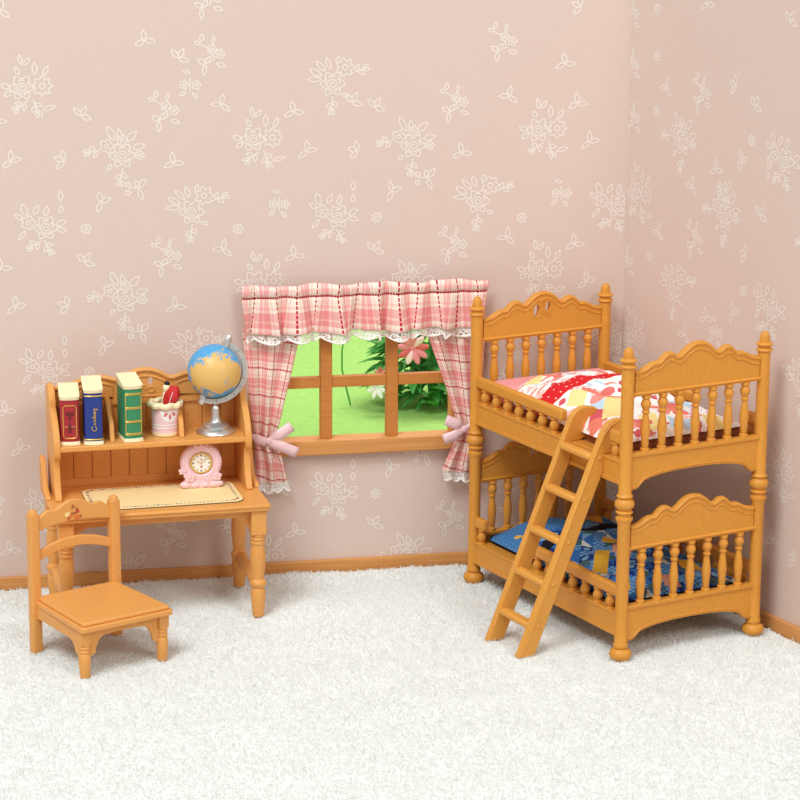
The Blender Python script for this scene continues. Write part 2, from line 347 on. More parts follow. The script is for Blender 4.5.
# rug
WBn = lambda s, d: (CORNER[0]+s*math.cos(YB)+d*math.sin(YB), CORNER[1]+s*math.sin(YB)-d*math.cos(YB))
WRn = lambda s, d: (CORNER[0]+s*math.cos(YR)+d*math.sin(YR), CORNER[1]+s*math.sin(YR)-d*math.cos(YR))
rng = random.Random(4)
L0 = WBn(-3.4, .03); K = (CORNER[0]-.02, CORNER[1]-.045); R0 = WRn(2.5, .03)
def rugp(u, v):
    # back edge L0->K->R0, front edge y=7.9
    t = u*5.8
    b = (L0[0]+(K[0]-L0[0])*t/3.4, L0[1]+(K[1]-L0[1])*t/3.4) if t <= 3.4 else (K[0]+(R0[0]-K[0])*(t-3.4)/2.4, K[1]+(R0[1]-K[1])*(t-3.4)/2.4)
    f = (-2.5+5.0*u, 7.2)
    x = b[0]+(f[0]-b[0])*v; y = b[1]+(f[1]-b[1])*v
    z = .003*math.sin(x*9+y*4)+.003*math.sin(y*13-x*5)+.002*math.sin(x*31+y*22)-.006
    return (x, y, z)
rug = tag(MB().grid(174, 120, rugp, flip=True).build('fluffy_rug', RUG, solid=0), 'fluffy white pile rug covering the whole floor', 'rug', kind='stuff')
ps = rug.modifiers.new('pile', 'PARTICLE_SYSTEM'); st = ps.particle_system.settings
st.type = 'HAIR'; st.count = 380000; st.hair_length = .0065; st.hair_step = 2; st.emit_from = 'FACE'; st.use_emit_random = True; st.use_modifier_stack = False
st.distribution = 'RAND'; st.brownian_factor = .0025; st.factor_random = .002; st.child_type = 'NONE'
st.child_radius = .016; st.roughness_1 = .002; st.roughness_2 = .003; st.child_length = 1.0; st.root_radius = .6; st.tip_radius = .35; st.radius_scale = .006; st.render_step = 2
st.clump_factor = 0.0; st.material = 1

# ------------------------------------------------------------------ garden outside
lawn = struct(MB().grid(60, 60, lambda u, v: (-3.6+6.6*u, 11.75+.7*u+6.8*v, -.02+.004*math.sin(u*90)*math.sin(v*77))).build('floor_garden_lawn', LAWNM)); lawn.name = 'floor_lawn'
def blade(mb, base, ang, L, w, lift, droop, mi=0, n=6):
    c, s = math.cos(ang), math.sin(ang); v = []; f = []
    for i in range(n+1):
        t = i/n; r = L*t*math.cos(lift); z = L*(t*math.sin(lift) - droop*t*t); ww = w*math.sin(PI*min(1, .12+.88*t)**.8)*.5 if i < n else .0008
        for k, off in ((-1, .0), (0, -ww*.35), (1, .0)):
            v.append((base[0]+r*c-k*ww*s, base[1]+r*s+k*ww*c, base[2]+z+off))
    for i in range(n):
        for k in range(2): a = i*3+k; f.append((a, a+1, a+4, a+3))
    mb.add(v, f, mi)
bush = thing('flowering_bush', 'dark green leafy bush with pink blossoms seen outside the window', 'bush', (.2, 14.5, 0))
rb = random.Random(11); mb = MB()
for k in range(300):
    a = rb.uniform(0, 2*PI); r = .27*rb.random()**.5; h = rb.uniform(.03, .62)
    blade(mb, (r*math.cos(a)*1.1, r*math.sin(a)*.8, h), a+rb.uniform(-.7,.7), rb.uniform(.14,.22), rb.uniform(.055,.09), rb.uniform(-.1,.8), rb.uniform(.2,.7))
for k in range(22):
    a = rb.uniform(2.4, 3.9); blade(mb, (-.2, -.06, .30+rb.uniform(0,.12)), a, rb.uniform(.12,.22), .035, rb.uniform(-.2,.5), .5)
mb.tube([(0,0,-.02),(0,0,.5)], .03, 8); mb.build('foliage', LEAF, bush, smooth=False, solid=.0012)
def blossom(name, p, r, mats, n=8, par=None, dz=0):
    mb = MB()
    for k in range(n):
        a = 2*PI*k/n; M = Matrix.Translation(p) @ Matrix.Rotation(a, 4, 'Y') @ Matrix.Rotation(rad(20), 4, 'X')
        mb.ball((0, -.01, r*.55), r*.5, 10, k % len(mats), M, sc=(.42, .25, 1.0))
    mb.ball(p, r*.3, 10, 0)
    return mb.build(name, mats, par)
blossom('pink_blossom', (-.125, -.33, .41), .105, [PETAL, PETALL, PETALR, PETAL], 9, bush)
blossom('pink_blossom', (-.318, -.3, .25), .045, [PETALR, PETAL], 6, bush)
blossom('white_blossom', (-.335, -.28, .15), .07, [PETALW], 7, bush)
stem = tag(MB().tube([(-.30,14.4,0),(-.325,14.4,.10),(-.352,14.4,.22),(-.352,14.4,.34),(-.33,14.4,.46)], .006, 6).build('plant_stem', LEAF), 'thin dark curved stem standing in the lawn outside the middle pane', 'stem')

# ------------------------------------------------------------------ curtains
def cloth(name, par, nu, nv, fn, uvfn, solid=.006):
    mb = MB().grid(nu, nv, fn); uvs = [uvfn(i/nu, j/nv) for j in range(nv+1) for i in range(nu+1)]
    return mb.build(name, PLAID, par, uvf=lambda i: uvs[i], solid=solid, angle=80)
def lace(par, n, fn, width_u, depth_fn, name='lace_trim'):
    """fn(u,t): point, t 0 top..1 bottom scallop"""
    mb = MB().grid(n, 5, fn); uvs = [(i/n*width_u, j/5*.06) for j in range(6) for i in range(n+1)]
    o = mb.build(name, LACE, par, uvf=lambda i: uvs[i], angle=80)
    e = MB().tube([fn(i/n, 1) for i in range(n+1)], .0042, 6)
    e.tube([fn(i/n, .05) for i in range(n+1)], .003, 6)
    e.build('lace_edging', LACEW, o); return o
rv = random.Random(3)
ph = [(rv.uniform(.5,1.6), rv.uniform(0,6.28)) for _ in range(6)]
val = wallthing('curtain_valance', 'gathered pink plaid valance with white lace hem across the window top', 'valance')
VS0, VS1 = -1.835, -.682
def gath(u):  # pleat wave
    env = .25+.75*math.sin(PI*min(1, max(0, u*1.02)))**.5
    return env*1.35*(math.sin(u*52+1.8*math.sin(u*9)+.6)+.5*math.sin(u*91+2*math.sin(u*13)))
def valf(u, t):
    s = VS0+(VS1-VS0)*u
    if t < .22: k = t/.22; z = 1.392-.055*k; y = -.064-.012*gath(u)*(1-.2*k)-.014*math.sin(PI*k); s += .009*math.sin(u*70)*(1-k)
    else:
        k = (t-.22)/.78; z = 1.337-.170*k+.006*math.sin(u*26+1)*k; y = -.070-(.010+.014*k)*gath(u)-.012*k; s += .022*k*math.sin(u*47+2.2)
    if .20 < t < .25: y += .012
    return (s, y, z+.006*math.sin(u*23+1)*(t < .05))
cloth('gathered_cloth', val, 260, 26, valf, lambda u, t: (u*1.55+.05, 2*.128+.004+(.22-t)*.15))
def valace(u, t):
    p = valf(u, 1.0); d = .048*(.55+.45*abs(math.sin(u*PI*15)))
    return (p[0], p[1]+.006, p[2]+.004-d*t)
lace(val, 300, valace, 1.5, None)
def panel(name, label, outer, inner, ztop, zbot, phase, sgn):
    th = wallthing(name, label, 'curtain')
    def f(u, t):
        z = ztop+(zbot-ztop)*t; so = interp(outer, -z); si = interp(inner, -z)
        s = so+(si-so)*u; wd = abs(si-so)
        amp = .010+.012*math.exp(-((z-.675)/.10)**2); 
        y = (-.030 if z > 1.12 else -.030-.016*min(1, (1.12-z)/.15))-.024*math.exp(-((z-.61)/.12)**2)-amp*(.6 if z > 1.1 else 1)*math.sin(u*15+phase)-.02*math.exp(-((z-.56)/.13)**2)*math.sin(PI*u)
        return (s, y, z-.012*math.sin(PI*u)*(t > .95))
    def uvf(u, t):
        z = ztop+(zbot-ztop)*t
        return (.40*u+phase*.02+.03, z*1.0+.03+.03*sgn*(u-.5))
    cloth('curtain_cloth', th, 90, 120, f, uvf, .005)
    def lf(u, t):
        p = f(u, 1.0); d = .052*(.62+.38*abs(math.sin(u*PI*3.5+.3))); return (p[0]+(u-.5)*.03*t, p[1], p[2]+.004-d*t)
    lace(th, 60, lf, .3, None)
    return th, f
# tables keyed on -z (ascending)
cl, clf = panel('window_curtain', 'pink plaid curtain tied back at the left side of the window', [(-1.2,-1.83),(-.72,-1.785),(-.67,-1.778),(-.45,-1.775)], [(-1.2,-1.53),(-1.1,-1.575),(-.9,-1.625),(-.76,-1.66),(-.67,-1.692),(-.58,-1.655),(-.45,-1.625)], 1.19, .465, 0, 1)
cr, crf = panel('window_curtain', 'pink plaid curtain tied back at the right side of the window', [(-1.2,-.675),(-.72,-.715),(-.67,-.72),(-.45,-.685)], [(-1.2,-.985),(-1.1,-.945),(-.9,-.875),(-.76,-.830),(-.67,-.806),(-.58,-.845),(-.45,-.895)], 1.19, .475, 1.2, -1)
def strip(mb, pts, w, n=10):
    """flat ribbon along (s,y,z) control pts, width in the wall plane"""
    P = [Vector(p) for p in pts]; path = []
    for i in range(n+1):
        t = i/n*(len(P)-1); k = min(int(t), len(P)-2); q = t-k; path.append(P[k].lerp(P[k+1], q))
    v = []; f = []
    for i, p in enumerate(path):
        d = path[min(i+1, n)]-path[max(i-1, 0)]; nn = Vector((-d.z, 0, d.x)).normalized(); ww = w*(.55+.45*min(1, i/n*2.5)) if w > .03 else w
        v += [tuple(p-nn*ww/2), tuple(p+Vector((0, -.0015, 0))), tuple(p+nn*ww/2)]
    for i in range(n):
        a = i*3; f += [(a, a+1, a+4, a+3), (a+1, a+2, a+5, a+4)]
    mb.add(v, f)
def bow(par_name, label, k, tails, band):
    th = wallthing(par_name, label, 'ribbon bow'); sh = lambda L: [(a, b-.022, c) for a, b, c in L]; tails = [sh(t) for t in tails]; band = sh(band); k = (k[0], k[1]-.022, k[2])
    mb = MB(); [strip(mb, t, .050) for t in tails]; mb.build('ribbon_tail', RIBBON, th, solid=.003)
    mb = MB(); strip(mb, band, .042); mb.build('ribbon_band', RIBBON, th, solid=.004)
    MB().ball((k[0], k[1]-.004, k[2]), .017, 12, sc=(1.1, .7, 1)).build('ribbon_knot', RIBBON, th)
bow('ribbon_bow', 'pink ribbon bow tying the left plaid curtain beside the desk', (-1.722,-.085,.672), [[(-1.722,-.084,.672),(-1.675,-.098,.698),(-1.612,-.085,.738)],[(-1.735,-.086,.668),(-1.66,-.1,.645),(-1.588,-.085,.608)]], [(-1.795,-.05,.690),(-1.775,-.08,.682),(-1.735,-.092,.668)])
bow('ribbon_bow', 'pink ribbon bow tying the right plaid curtain beside the bunk bed', (-.79,-.085,.688), [[(-.79,-.084,.688),(-.825,-.098,.712),(-.882,-.085,.735)],[(-.79,-.086,.688),(-.835,-.1,.662),(-.892,-.085,.640)]], [(-.79,-.09,.688),(-.75,-.085,.70),(-.715,-.05,.716)])

# ------------------------------------------------------------------ bunk bed
BL, BW = 1.219, .7016
BED = (.350259, 10.9336, 0); BY = -1.06042
bed = thing('bunk_bed', 'honey-coloured wooden doll bunk bed in the corner right of the window', 'bunk bed', BED, BY, off=(BL/2, BW/2, 0))
POST = [(.024,.050),(.031,.053),(.033,.060),(.031,.068),(.028,.073),(.0275,.20),(.0275,.60),(.032,.612),(.0345,.620),(.034,.628),(.027,.634),(.026,.640),(.033,.646),(.0355,.652),(.033,.658),(.027,.661),(.030,.666),(.037,.674),(.040,.686),(.037,.700),(.030,.708),(.027,.711),(.033,.716),(.034,.722),(.031,.728),(.028,.733),
        (.0275,.95),(.0275,1.268),(.032,1.272),(.034,1.278),(.033,1.285),(.026,1.288),(.026,1.294),(.033,1.297),(.035,1.304),(.032,1.311),(.023,1.314),(.0225,1.33),(.020,1.345),(.013,1.355),(.004,1.360)]
POST = [(r*1.07 if r > .0332 else r, z) for r, z in POST]
FOOT = [(.020,-.002),(.036,.0),(.045,.010),(.049,.022),(.045,.037),(.034,.046),(.026,.052)]
p0 = None
for ix, x in ((0, 0), (1, BL)):
    for iy, y in ((0, 0), (1, BW)):
        if p0 is None:
            p0 = MB().lathe(POST, 24).build('bedpost', WOOD, bed); f0 = MB().lathe(FOOT, 24).build('bun_foot', WOOD, p0); pl0 = p0.location.copy()
        else:
            p = dup(p0, bed, (x, y, 0)); dup(f0, p, (0,0,0))
CREST = [(0,1.342),(.03,1.338),(.06,1.320),(.085,1.298),(.10,1.291),(.115,1.294),(.135,1.308),(.150,1.312),(.168,1.305),(.19,1.283),(.203,1.272),(.212,1.276),(.225,1.277),(.245,1.268),(.275,1.252),(.32,1.243),(.34,1.243)]
CREST = [(d, z+.011) for d, z in CREST]
full = [(.3508-d, z) for d, z in reversed(CREST)] + [(.3508+d, z) for d, z in CREST[1:]]
crest = smoothtab(full, 64, .03, BW-.03)
BAL = [(.016,0),(.016,.012),(.010,.016),(.012,.022),(.0135,.05),(.0165,.085),(.0165,.095),(.013,.13),(.0095,.158),(.014,.166),(.014,.172),(.010,.176),(.013,.184),(.018,.198),(.018,.206),(.013,.220),(.011,.224),(.016,.229),(.016,.243)]
SBAL = [(.017,0),(.017,.008),(.010,.012),(.013,.018),(.019,.030),(.0195,.040),(.014,.054),(.011,.060),(.016,.064),(.016,.072)]
def holes_outline(top, holes):
    """top: list (y,z) left to right; insert keyholes from the crest down to each hole"""
    out = []; hs = sorted(holes, key=lambda h: h[0][0])
    for i, p in enumerate(top):
        out.append(p)
        while hs and p[0] >= hs[0][0][0]-1e-6:
            h = hs.pop(0); out += h + [(h[0][0]+.0005, h[0][1]), (p[0]+.0005, p[1])]
    return out
def petalhole(cx, cy, r, a0=PI/2):
    # wing/petal-shaped loop starting at its top, going clockwise as seen with y right
    n = 14; return [(cx+r*(1-.25*math.cos(2*(a0+2*PI*k/n)+.6))*math.cos(a0+2*PI*k/n)*.8, cy+r*math.sin(a0+2*PI*k/n)*1.1) for k in range(n)]
BAL = [(r*1.24, z) for r, z in BAL]; SBAL = [(r*1.12, z) for r, z in SBAL]
balm = MB().lathe(BAL, 12).build('baluster', WOOD, None); sbalm = MB().lathe(SBAL, 12).build('baluster', WOOD, None)
def bed_end(x, dz, kind, cut):
    mb = MB(); top = [p for p in crest]
    top = [(y, z-.01+dz) for y, z in top]
    outl = list(top)
    if cut: outl = holes_outline(top, [petalhole(.314, 1.266+dz, .024), petalhole(.376, 1.280+dz, .020)])
    poly = [(BW-.03, 1.160+dz), (.03, 1.160+dz)] + outl
    mb.prism(poly, x-.011, x+.011, 'x')
    mb.tube([(x, y, z-.010+dz) for y, z in crest], .0125, 8, sc=(1.35, 1, 1))
    for sx in (-1, 1): mb.tube([(x+sx*.0105, y, z-.034+dz) for y, z in crest], .0045, 6)
    # rail below the panel
    mb.box(x-.013, x+.013, .02, BW-.02, 1.148+dz, 1.162+dz); mb.tube([(x, .02, 1.158+dz), (x, BW-.02, 1.158+dz)], .013, 8, sc=(1.5, 1, .75))
    if cut:  # raised scroll relief around the cutouts
        for cy, cz, r in ((.375, 1.247, .013), (.352, 1.300, .009), (.340, 1.308, .005), (.345,1.258,.008)):
            mb.tube([(x+.0115, cy+r*math.cos(t), cz+dz+r*math.sin(t)) for t in [2*PI*k/10 for k in range(10)]], .0035, 6, closed=True)
            mb.ball((x+.0115, cy, cz+dz), r*.4, 8)
        for (cy, cz, r) in ((.314,1.266,.028),(.376,1.280,.024)):
            mb.tube([(x+.0115, cy+r*.85*math.cos(t), cz+dz+r*1.15*math.sin(t)) for t in [2*PI*k/12 for k in range(12)]], .003, 6, closed=True)
    mb.build('crest_panel', WOOD, end_parent(kind), bevel=0)
    # lower board with arched lower edge
    ar = [(0,.806),(.10,.804),(.18,.797),(.235,.787),(.262,.778),(.280,.762),(.292,.750),(.325,.742)]
    arch = [(.3508-d, z) for d, z in reversed(ar)] + [(.3508+d, z) for d, z in ar[1:]]
    mb = MB(); poly = [(y, z+dz) for y, z in arch] + [(BW-.02, .897+dz), (.02, .897+dz)]
    poly[0] = (.02, .742+dz); poly[len(arch)-1] = (BW-.02, .742+dz)
    mb.prism(poly, x-.012, x+.012, 'x'); mb.box(x-.019, x+.019, .02, BW-.02, .888+dz, .905+dz)
    for sx in (-1, 1): mb.tube([(x+sx*.0115, y, z+.012+dz) for y, z in arch], .0045, 6)
    mb.build('end_board', WOOD, end_parent(kind), bevel=.003)
    for k in range(7):
        b = balm.copy(); C.objects.link(b); b.parent = bed; o = OFFS[bed.name]['off']; b.location = (x-o[0], BW/2+(k-3)*.0855-o[1], .905+dz)
def end_parent(k): return bed
for dz in (0, -.668):
    bed_end(0, dz, 'head', True); bed_end(BL, dz, 'foot', False)
def sidebits(y, dz, mirror):
    X = (lambda x: BL-x) if mirror else (lambda x: x); sg = -1 if y < .1 else 1
    mb = MB(); mb.box(.02, BL-.02, y-.014, y+.014, .767+dz, .860+dz)
    mb.box(.02, BL-.02, *sorted((y, y+sg*.019)), .766+dz, .786+dz); mb.box(.022, BL-.022, *sorted((y+sg*.018, y-sg*.05)), .857+dz, .8700+dz)
    mb.build('side_board', WOOD, bed, bevel=.003)
    for (xa, xb, bs) in ((.015, .745, [.085+.097*k for k in range(7)]), (1.115, BL-.015, [1.150])):
        mb = MB(); mb.box(*sorted((X(xa), X(xb))), y-.017, y+.017, .938+dz, .990+dz); mb.build('guard_rail', WOOD, bed, bevel=.010)
        for bx in bs:
            b = sbalm.copy(); C.objects.link(b); b.parent = bed; o = OFFS[bed.name]['off']; b.location = (X(bx)-o[0], y-o[1], .867+dz)
for dz, mir in ((0, False), (-.668, True)):
    sidebits(0, dz, mir); sidebits(BW, dz, mir)
    mb = MB()
    for k in range(14): xx = .03+k*.0845; mb.box(xx, xx+.06, .012, BW-.012, .800+dz, .812+dz)
    mb.box(.02, BL-.02, .10, .14, .790+dz, .801+dz); mb.box(.02, BL-.02, BW-.14, BW-.10, .790+dz, .801+dz)
    mb.build('slatted_base', WOOD, bed)
bpy.data.objects.remove(balm); bpy.data.objects.remove(sbalm)

# mattresses and quilts
def mattress(dz, mat, name, label, sheetmat, top, x0=.045, x1=1.165):
    th = thing(name, label, 'mattress', (BED[0], BED[1], 0), BY, off=(.6, .35, .813+dz))
    mb = MB(); mb.box(x0, x1, .053, BW-.053, .8135+dz, top[0]+dz); mb.build('padding', mat, th, bevel=.02)
    mb = MB(); mb.box(x0-.002, top[2], .051, BW-.051, .870+dz, top[1]+dz); mb.build('sheet', sheetmat, th, bevel=.02)
mattress(0, BROWNPAD, 'mattress', 'brown padded mattress with pink sheet on the upper bunk', PINKSHEET, (.930, .972, .24))
mattress(-.668, NAVYPAD, 'mattress', 'dark padded mattress mostly hidden under the blue quilt', NAVYPAD, (.896, .899, .2))
def petal(dx, dy, a, L, w):
    x = dx*math.cos(a)+dy*math.sin(a); y = -dx*math.sin(a)+dy*math.cos(a)
    return ((x-L/2)/(L/2))**2+(y/w)**2 < 1
def hsh(i, j, k=0):
    v = math.sin(i*127.1+j*311.7+k*74.7)*43758.5453; return v-math.floor(v)
def inpar(x, y, o, h, k):
    dx, dy = x-o[0], y-o[1]; D = h[0]*k[1]-h[1]*k[0]; a = (dx*k[1]-dy*k[0])/D; b = (h[0]*dy-h[1]*dx)/D
    return 0 < a < 1 and 0 < b < 1
UB = [(.04,.50),(.09,.495),(.20,.470),(.32,.435),(.45,.425),(.66,.47)]
LB_ = [(.03,.49),(.10,.475),(.28,.437),(.45,.46),(.66,.50)]
def upper_pat(x, y):
    W = (252,250,248); CO = (238,132,112); RO = (214,92,100); YE = (250,228,156); BLU = (196,224,244); PK = (248,200,194)
    bc = interp(UB, y); bw = interp([(0,.058),(.3,.05),(.6,.032)], y)
    if abs(x-bc) < bw:
        return (250,210,190) if ((x*22+y*9) % 1-.5)**2+((y*24-x*7) % 1-.5)**2 < .012 else (218,36,42)
    for (cx, cy, rr, a0) in ((.290,.285,.105,.55),(.665,.250,.105,.55),(.95,.40,.10,.6),(.22,.50,.09,.3),(.62,.50,.10,.5),(1.06,.16,.09,.2)):
        dx, dy = x-cx, y-cy
        for k in range(4):
            if petal(dx, dy, a0+k*PI/2, rr, .027 if k % 2 else .022): return (CO, (226,118,112), CO, (236,150,140))[k]
    if inpar(x, y, (.708,.235), (.014,.085), (.20,-.15)): return YE
    if inpar(x, y, (.55,.16), (.06,.05), (.10,-.09)): return YE
    if inpar(x, y, (.17,.19), (.03,.06), (.08,-.09)): return YE
    if inpar(x, y, (.70,.165), (.03,.06), (.09,-.07)): return BLU
    if inpar(x, y, (.80,.105), (.03,.05), (.06,-.055)): return RO
    if inpar(x, y, (.855,.065), (.03,.05), (.06,-.055)): return CO
    if inpar(x, y, (.98,.22), (.02,.08), (.14,-.06)): return YE
    if inpar(x, y, (1.03,.34), (.05,.10), (.10,-.05)): return BLU
    if inpar(x, y, (1.03,.50), (.03,.08), (.13,-.04)): return YE
    if inpar(x, y, (.80,.50), (.03,.09), (.12,-.06)): return BLU
    if inpar(x, y, (.44,.56), (.03,.08), (.14,-.06)): return YE
    # scalloped edging rows
    def row(o, d, L):
        dx, dy = x-o[0], y-o[1]; t = dx*d[0]+dy*d[1]; n_ = -dx*d[1]+dy*d[0]
        if not 0 < t < L: return False
        f = (t/.026) % 1-.5; return (f*.026)**2+n_*n_ < .0092**2
    for o, d, L in (((.73,.325),(.80,-.60),.42),((.16,.10),(.30,.954),.30),((.53,.16),(.62,.78),.12),((.86,.60),(.80,-.60),.40),((.60,.40),(.9,.43),.4),((1.12,.05),(-.1,.995),.6),((.36,.60),(.99,.1),.5)):
        if row(o, d, L): return RO
    i, j = int((x*.8-y*.6+1)/.058), int((x*.6+y*.8)/.05); h = hsh(i, j)
    fx, fy = (x*.8-y*.6+1)/.058-i, (x*.6+y*.8)/.05-j
    if h < .14: return PK if fx+fy < 1 else W
    if h < .24: return BLU if abs(fx-fy) < .25 else W
    if h < .34: return RO if ((fx-.5)/.6)**2+((fy-.5)/.3)**2 < 1 else W
    if h < .46: return (240,150,136) if abs(fx+fy-1) < .22 else W
    if h < .60: return PK if petal(fx-.1, fy-.5, .1, .9, .16) else W
    return W
def lower_pat(x, y):
    B = (52,108,176); LB = (122,170,206); NA = (26,52,120); OC = (226,172,56); SA = (222,158,132); CRm = (214,218,206); TE = (74,104,108)
    bc = interp(LB_, y)
    if abs(x-bc) < .038: return (18,20,30)
    if inpar(x, y, (.646,.248), (.062,.035), (.20,-.15)): return OC
    if inpar(x, y, (.54,.36), (.05,.06), (.06,-.05)): return OC
    if inpar(x, y, (.66,.33), (.06,.06), (.07,-.05)): return SA
    if inpar(x, y, (.93,.16), (.03,.05), (.15,-.09)): return OC
    if inpar(x, y, (1.02,.32), (.02,.07), (.12,-.04)): return SA
    if inpar(x, y, (.90,.50), (.03,.08), (.14,-.04)): return OC
    if inpar(x, y, (.20,.46), (.03,.09), (.10,-.05)): return OC
    if x < .36 and y < .36:
        for cx, cy, r in ((.25,.085,.018),(.275,.11,.022),(.305,.10,.018),(.262,.135,.012),(.29,.145,.014),(.325,.13,.012)):
            if (x-cx)**2+(y-cy)**2 < r*r: return OC if hsh(int(x*160), int(y*160)) > .2 else CRm
        return (66,120,178) if math.sin(x*230)*math.sin(y*230) < .65 else (104,150,196)
    u_, v_ = x*.8-y*.6+1, x*.6+y*.8
    i, j = int(u_/.056), int(v_/.052); h = hsh(i, j, 3); fx, fy = u_/.056-i, v_/.052-j
    if h < .20: return NA if petal(fx-.1, fy-.1, .78, 1.1, .22) else B
    if h < .48: return LB if (int(fx*4)+int(fy*4)) % 2 else B
    if h < .58: return CRm if fx > fy else B
    if h < .72: return LB if (fx-.5)**2+(fy-.5)**2 < .09 else NA
    if h < .80: return TE
    if h < .90: return LB if fx+fy < 1 else B
    return B
def quilt(name, label, dz, pat, x0, x1, y0, y1, zb, H, lin_, cut, seed, mat2):
    th = thing(name, label, 'quilt', (BED[0], BED[1], 0), BY, off=((x0+x1)/2, (y0+y1)/2, zb))
    nu, nv = 230, 130
    def outl(u, v):
        # rounded near-head corner
        x = x0+(x1-x0)*u; y = y0+(y1-y0)*v
        push = cut*max(0, 1-v/.38)**2*(1-u)**3
        push2 = .05*max(0, (v-.75)/.25)**2*(1-u)**3
        return x+push+push2, y
    def f(u, v):
        x, y = outl(u, v); e = min(1, 9*min(u, 1-u)*1.3)**.5*min(1, 8*min(v, 1-v))**.5
        m = (1-(2*u-1)**4)*(1-abs(2*v-1)**2.6)
        z = zb+H[0]*e+H[1]*m*(.75+.25*math.sin(u*5+.5))+.006*math.sin(x*30+y*9+seed)*e+.005*math.sin(y*38-x*11+seed)*e
        bc = interp(UB if dz == 0 else LB_, y)
        z += .012*math.exp(-((x-bc)/.045)**2)*e+(max(0, .30-x)*.28 if dz == 0 else 0)-.030*max(0, 1-v/.07)**2*(1 if dz == 0 else .4)
        return (x, y, z)
    mb = MB().grid(nu, nv, f)
    o = mb.build('patchwork_cover', mat2, th, colf=lambda p: lin(pat(p.center.x, p.center.y)), angle=80, smooth=True)
    lb = MB(); ring = [f(i/60, 0) for i in range(61)]+[f(1, j/40) for j in range(1, 41)]+[f(1-i/60, 1) for i in range(1, 61)]+[f(0, 1-j/40) for j in range(1, 40)]
    n = len(ring); v = [(a, b, c+.0005) for a, b, c in ring]+[(a, b, zb-lin_[1]) for a, b, c in ring]
    cx, cy = (x0+x1)/2, (y0+y1)/2
    v2 = [(a+(cx-a)*.04, b+(cy-b)*.06, c-.014) for a, b, c in ring]
    v = v[:n]+v2
    lb.add(v, [(i, i+n, (i+1) % n+n, (i+1) % n) for i in range(n)]+[tuple(n+i for i in range(n))])
    lb.build('quilt_lining', lin_[0], th); return th
UQ = quilt('patchwork_quilt', 'white, coral and yellow patchwork quilt with red band on the upper bunk', 0, upper_pat, .150, 1.175, .030, .645, .938, (.020, .078), (BROWNPAD, .006), .12, 1.0, QUILT)
LQ = quilt('patchwork_quilt', 'blue and ochre patchwork quilt with black band on the lower bunk', -.668, lower_pat, .035, 1.175, .030, .65, .903-.668, (.020, .070), (NAVYPAD, .006), .06, 2.3, QUILT)

# ------------------------------------------------------------------ ladder
LAD0 = (.725, -.36)
lad = thing('bunk_ladder', 'five-rung wooden ladder leaning on the upper bunk side', 'ladder', BED, BY, off=(.85, -.35, 0))
KS = .357
def railpoly():
    P = [(-.395,0),(-.312,0)]
    zf = .766; P.append((-.0215, zf+.03)); P.append((-.0215, .8705)); P.append((.020, .8705))
    P += [(.055,.885),(.072,.91),(.094,.972),(.100,.992),(.097,1.004),(.085,1.013),(.045,1.020),(.018,1.018),(-.008,1.006),(-.028,.982),(-.040,.955)]
    return P
RP = railpoly()
def sheared(x0, x1):
    """plank between x0..x1 whose x drifts with height"""
    mb = MB().prism(RP, x0, x1, 'x'); mb.v = [(x+.04+.072*z, y+.008, z) for x, y, z in mb.v]; return mb
r1 = sheared(.695, .728).build('ladder_rail', WOODL, lad, bevel=.005); 
mb = sheared(.945, .978); rr2 = mb.build('ladder_rail', WOODL, lad, bevel=.005)
gm = MB(); 
inn = [( -.378+.357*z, z) for z in (.02,.3,.6,.9)] + [(-.024,.965),(.0,.996),(.03,1.008)]
gm.tube([(1.018+.072*z, y+.008, z) for y, z in inn], .0035, 6); gm.build('edge_bead', WOODL, rr2)
for k, z in enumerate((.135, .315, .497, .678, .858)):
    yc = -.387+KS*z+.022; x = .04+.072*z
    rg = MB(); rg.box(.722+x, .95+x, yc-.022, yc+.026, z-.016, z+.014); rg.build('rung', WOODL, lad, bevel=.011)
    for xx, s in ((.978+x, 1),):
        MB().ball((xx, yc+.022, z-.002), .009, 10, sc=(.5, 1, 1)).build('dowel_end', WOODL, rr2)

# ------------------------------------------------------------------ desk with hutch
DK = (-.629, 10.412, 0); DY = rad(14.83); DW, DD = .852, .445; DCX = -DW/2
desk = thing('writing_desk', 'honey-coloured wooden writing desk with shelf hutch against the back wall', 'desk', DK, DY, off=(DCX, DD/2, 0))
MB().box(-DW-.047, .047, -.047, DD+.03, .497, .518).box(-DW-.052, .052, -.052, DD+.03, .512, .53).build('desktop', WOODD, desk, bevel=.007)
MB().box(-DW, 0, .0, .02, .462, .498).box(-DW, 0, DD-.02, DD, .45, .498).box(-DW-.01, -DW+.01, 0, DD, .45, .498).box(-.01, .01, 0, DD, .45, .498).build('apron', WOODD, desk, bevel=.003)
LEG = [(.024,0),(.026,.006),(.031,.06),(.034,.10),(.031,.125),(.025,.135),(.032,.140),(.037,.150),(.037,.162),(.032,.170),(.026,.174),(.029,.20),(.035,.26),(.034,.30),(.029,.335),(.033,.340),(.034,.348),(.029,.353),(.033,.358),(.034,.366),(.029,.371),(.034,.376),(.034,.382),(.030,.387)]
lg = MB().lathe(LEG, 20); lg.box(-.034, .034, -.034, .034, .385, .498)
l0 = lg.build('leg', WOODD, desk, bevel=.003); base = Vector(l0.location)
for x, y in ((-DW, 0), (0, DD), (-DW, DD)): dup(l0, desk, (x, y, 0))
for x in (0, -DW):
    prof = [(.020,0),(.020,.03),(.030,.05),(.024,.08),(.031,.16),(.034,.20),(.031,.24),(.024,.32),(.030,.35),(.020,.37),(.020,.40)]
    M = Matrix.Translation((x, .022, .155)) @ Matrix.Rotation(-PI/2, 4, 'X')
    MB().lathe(prof, 14, M=M).build('stretcher', WOODD, desk)
br_ = [(.0,.498),(-.115,.498),(-.105,.47),(-.085,.45),(-.06,.44),(-.045,.415),(-.03,.40),(0,.40)]
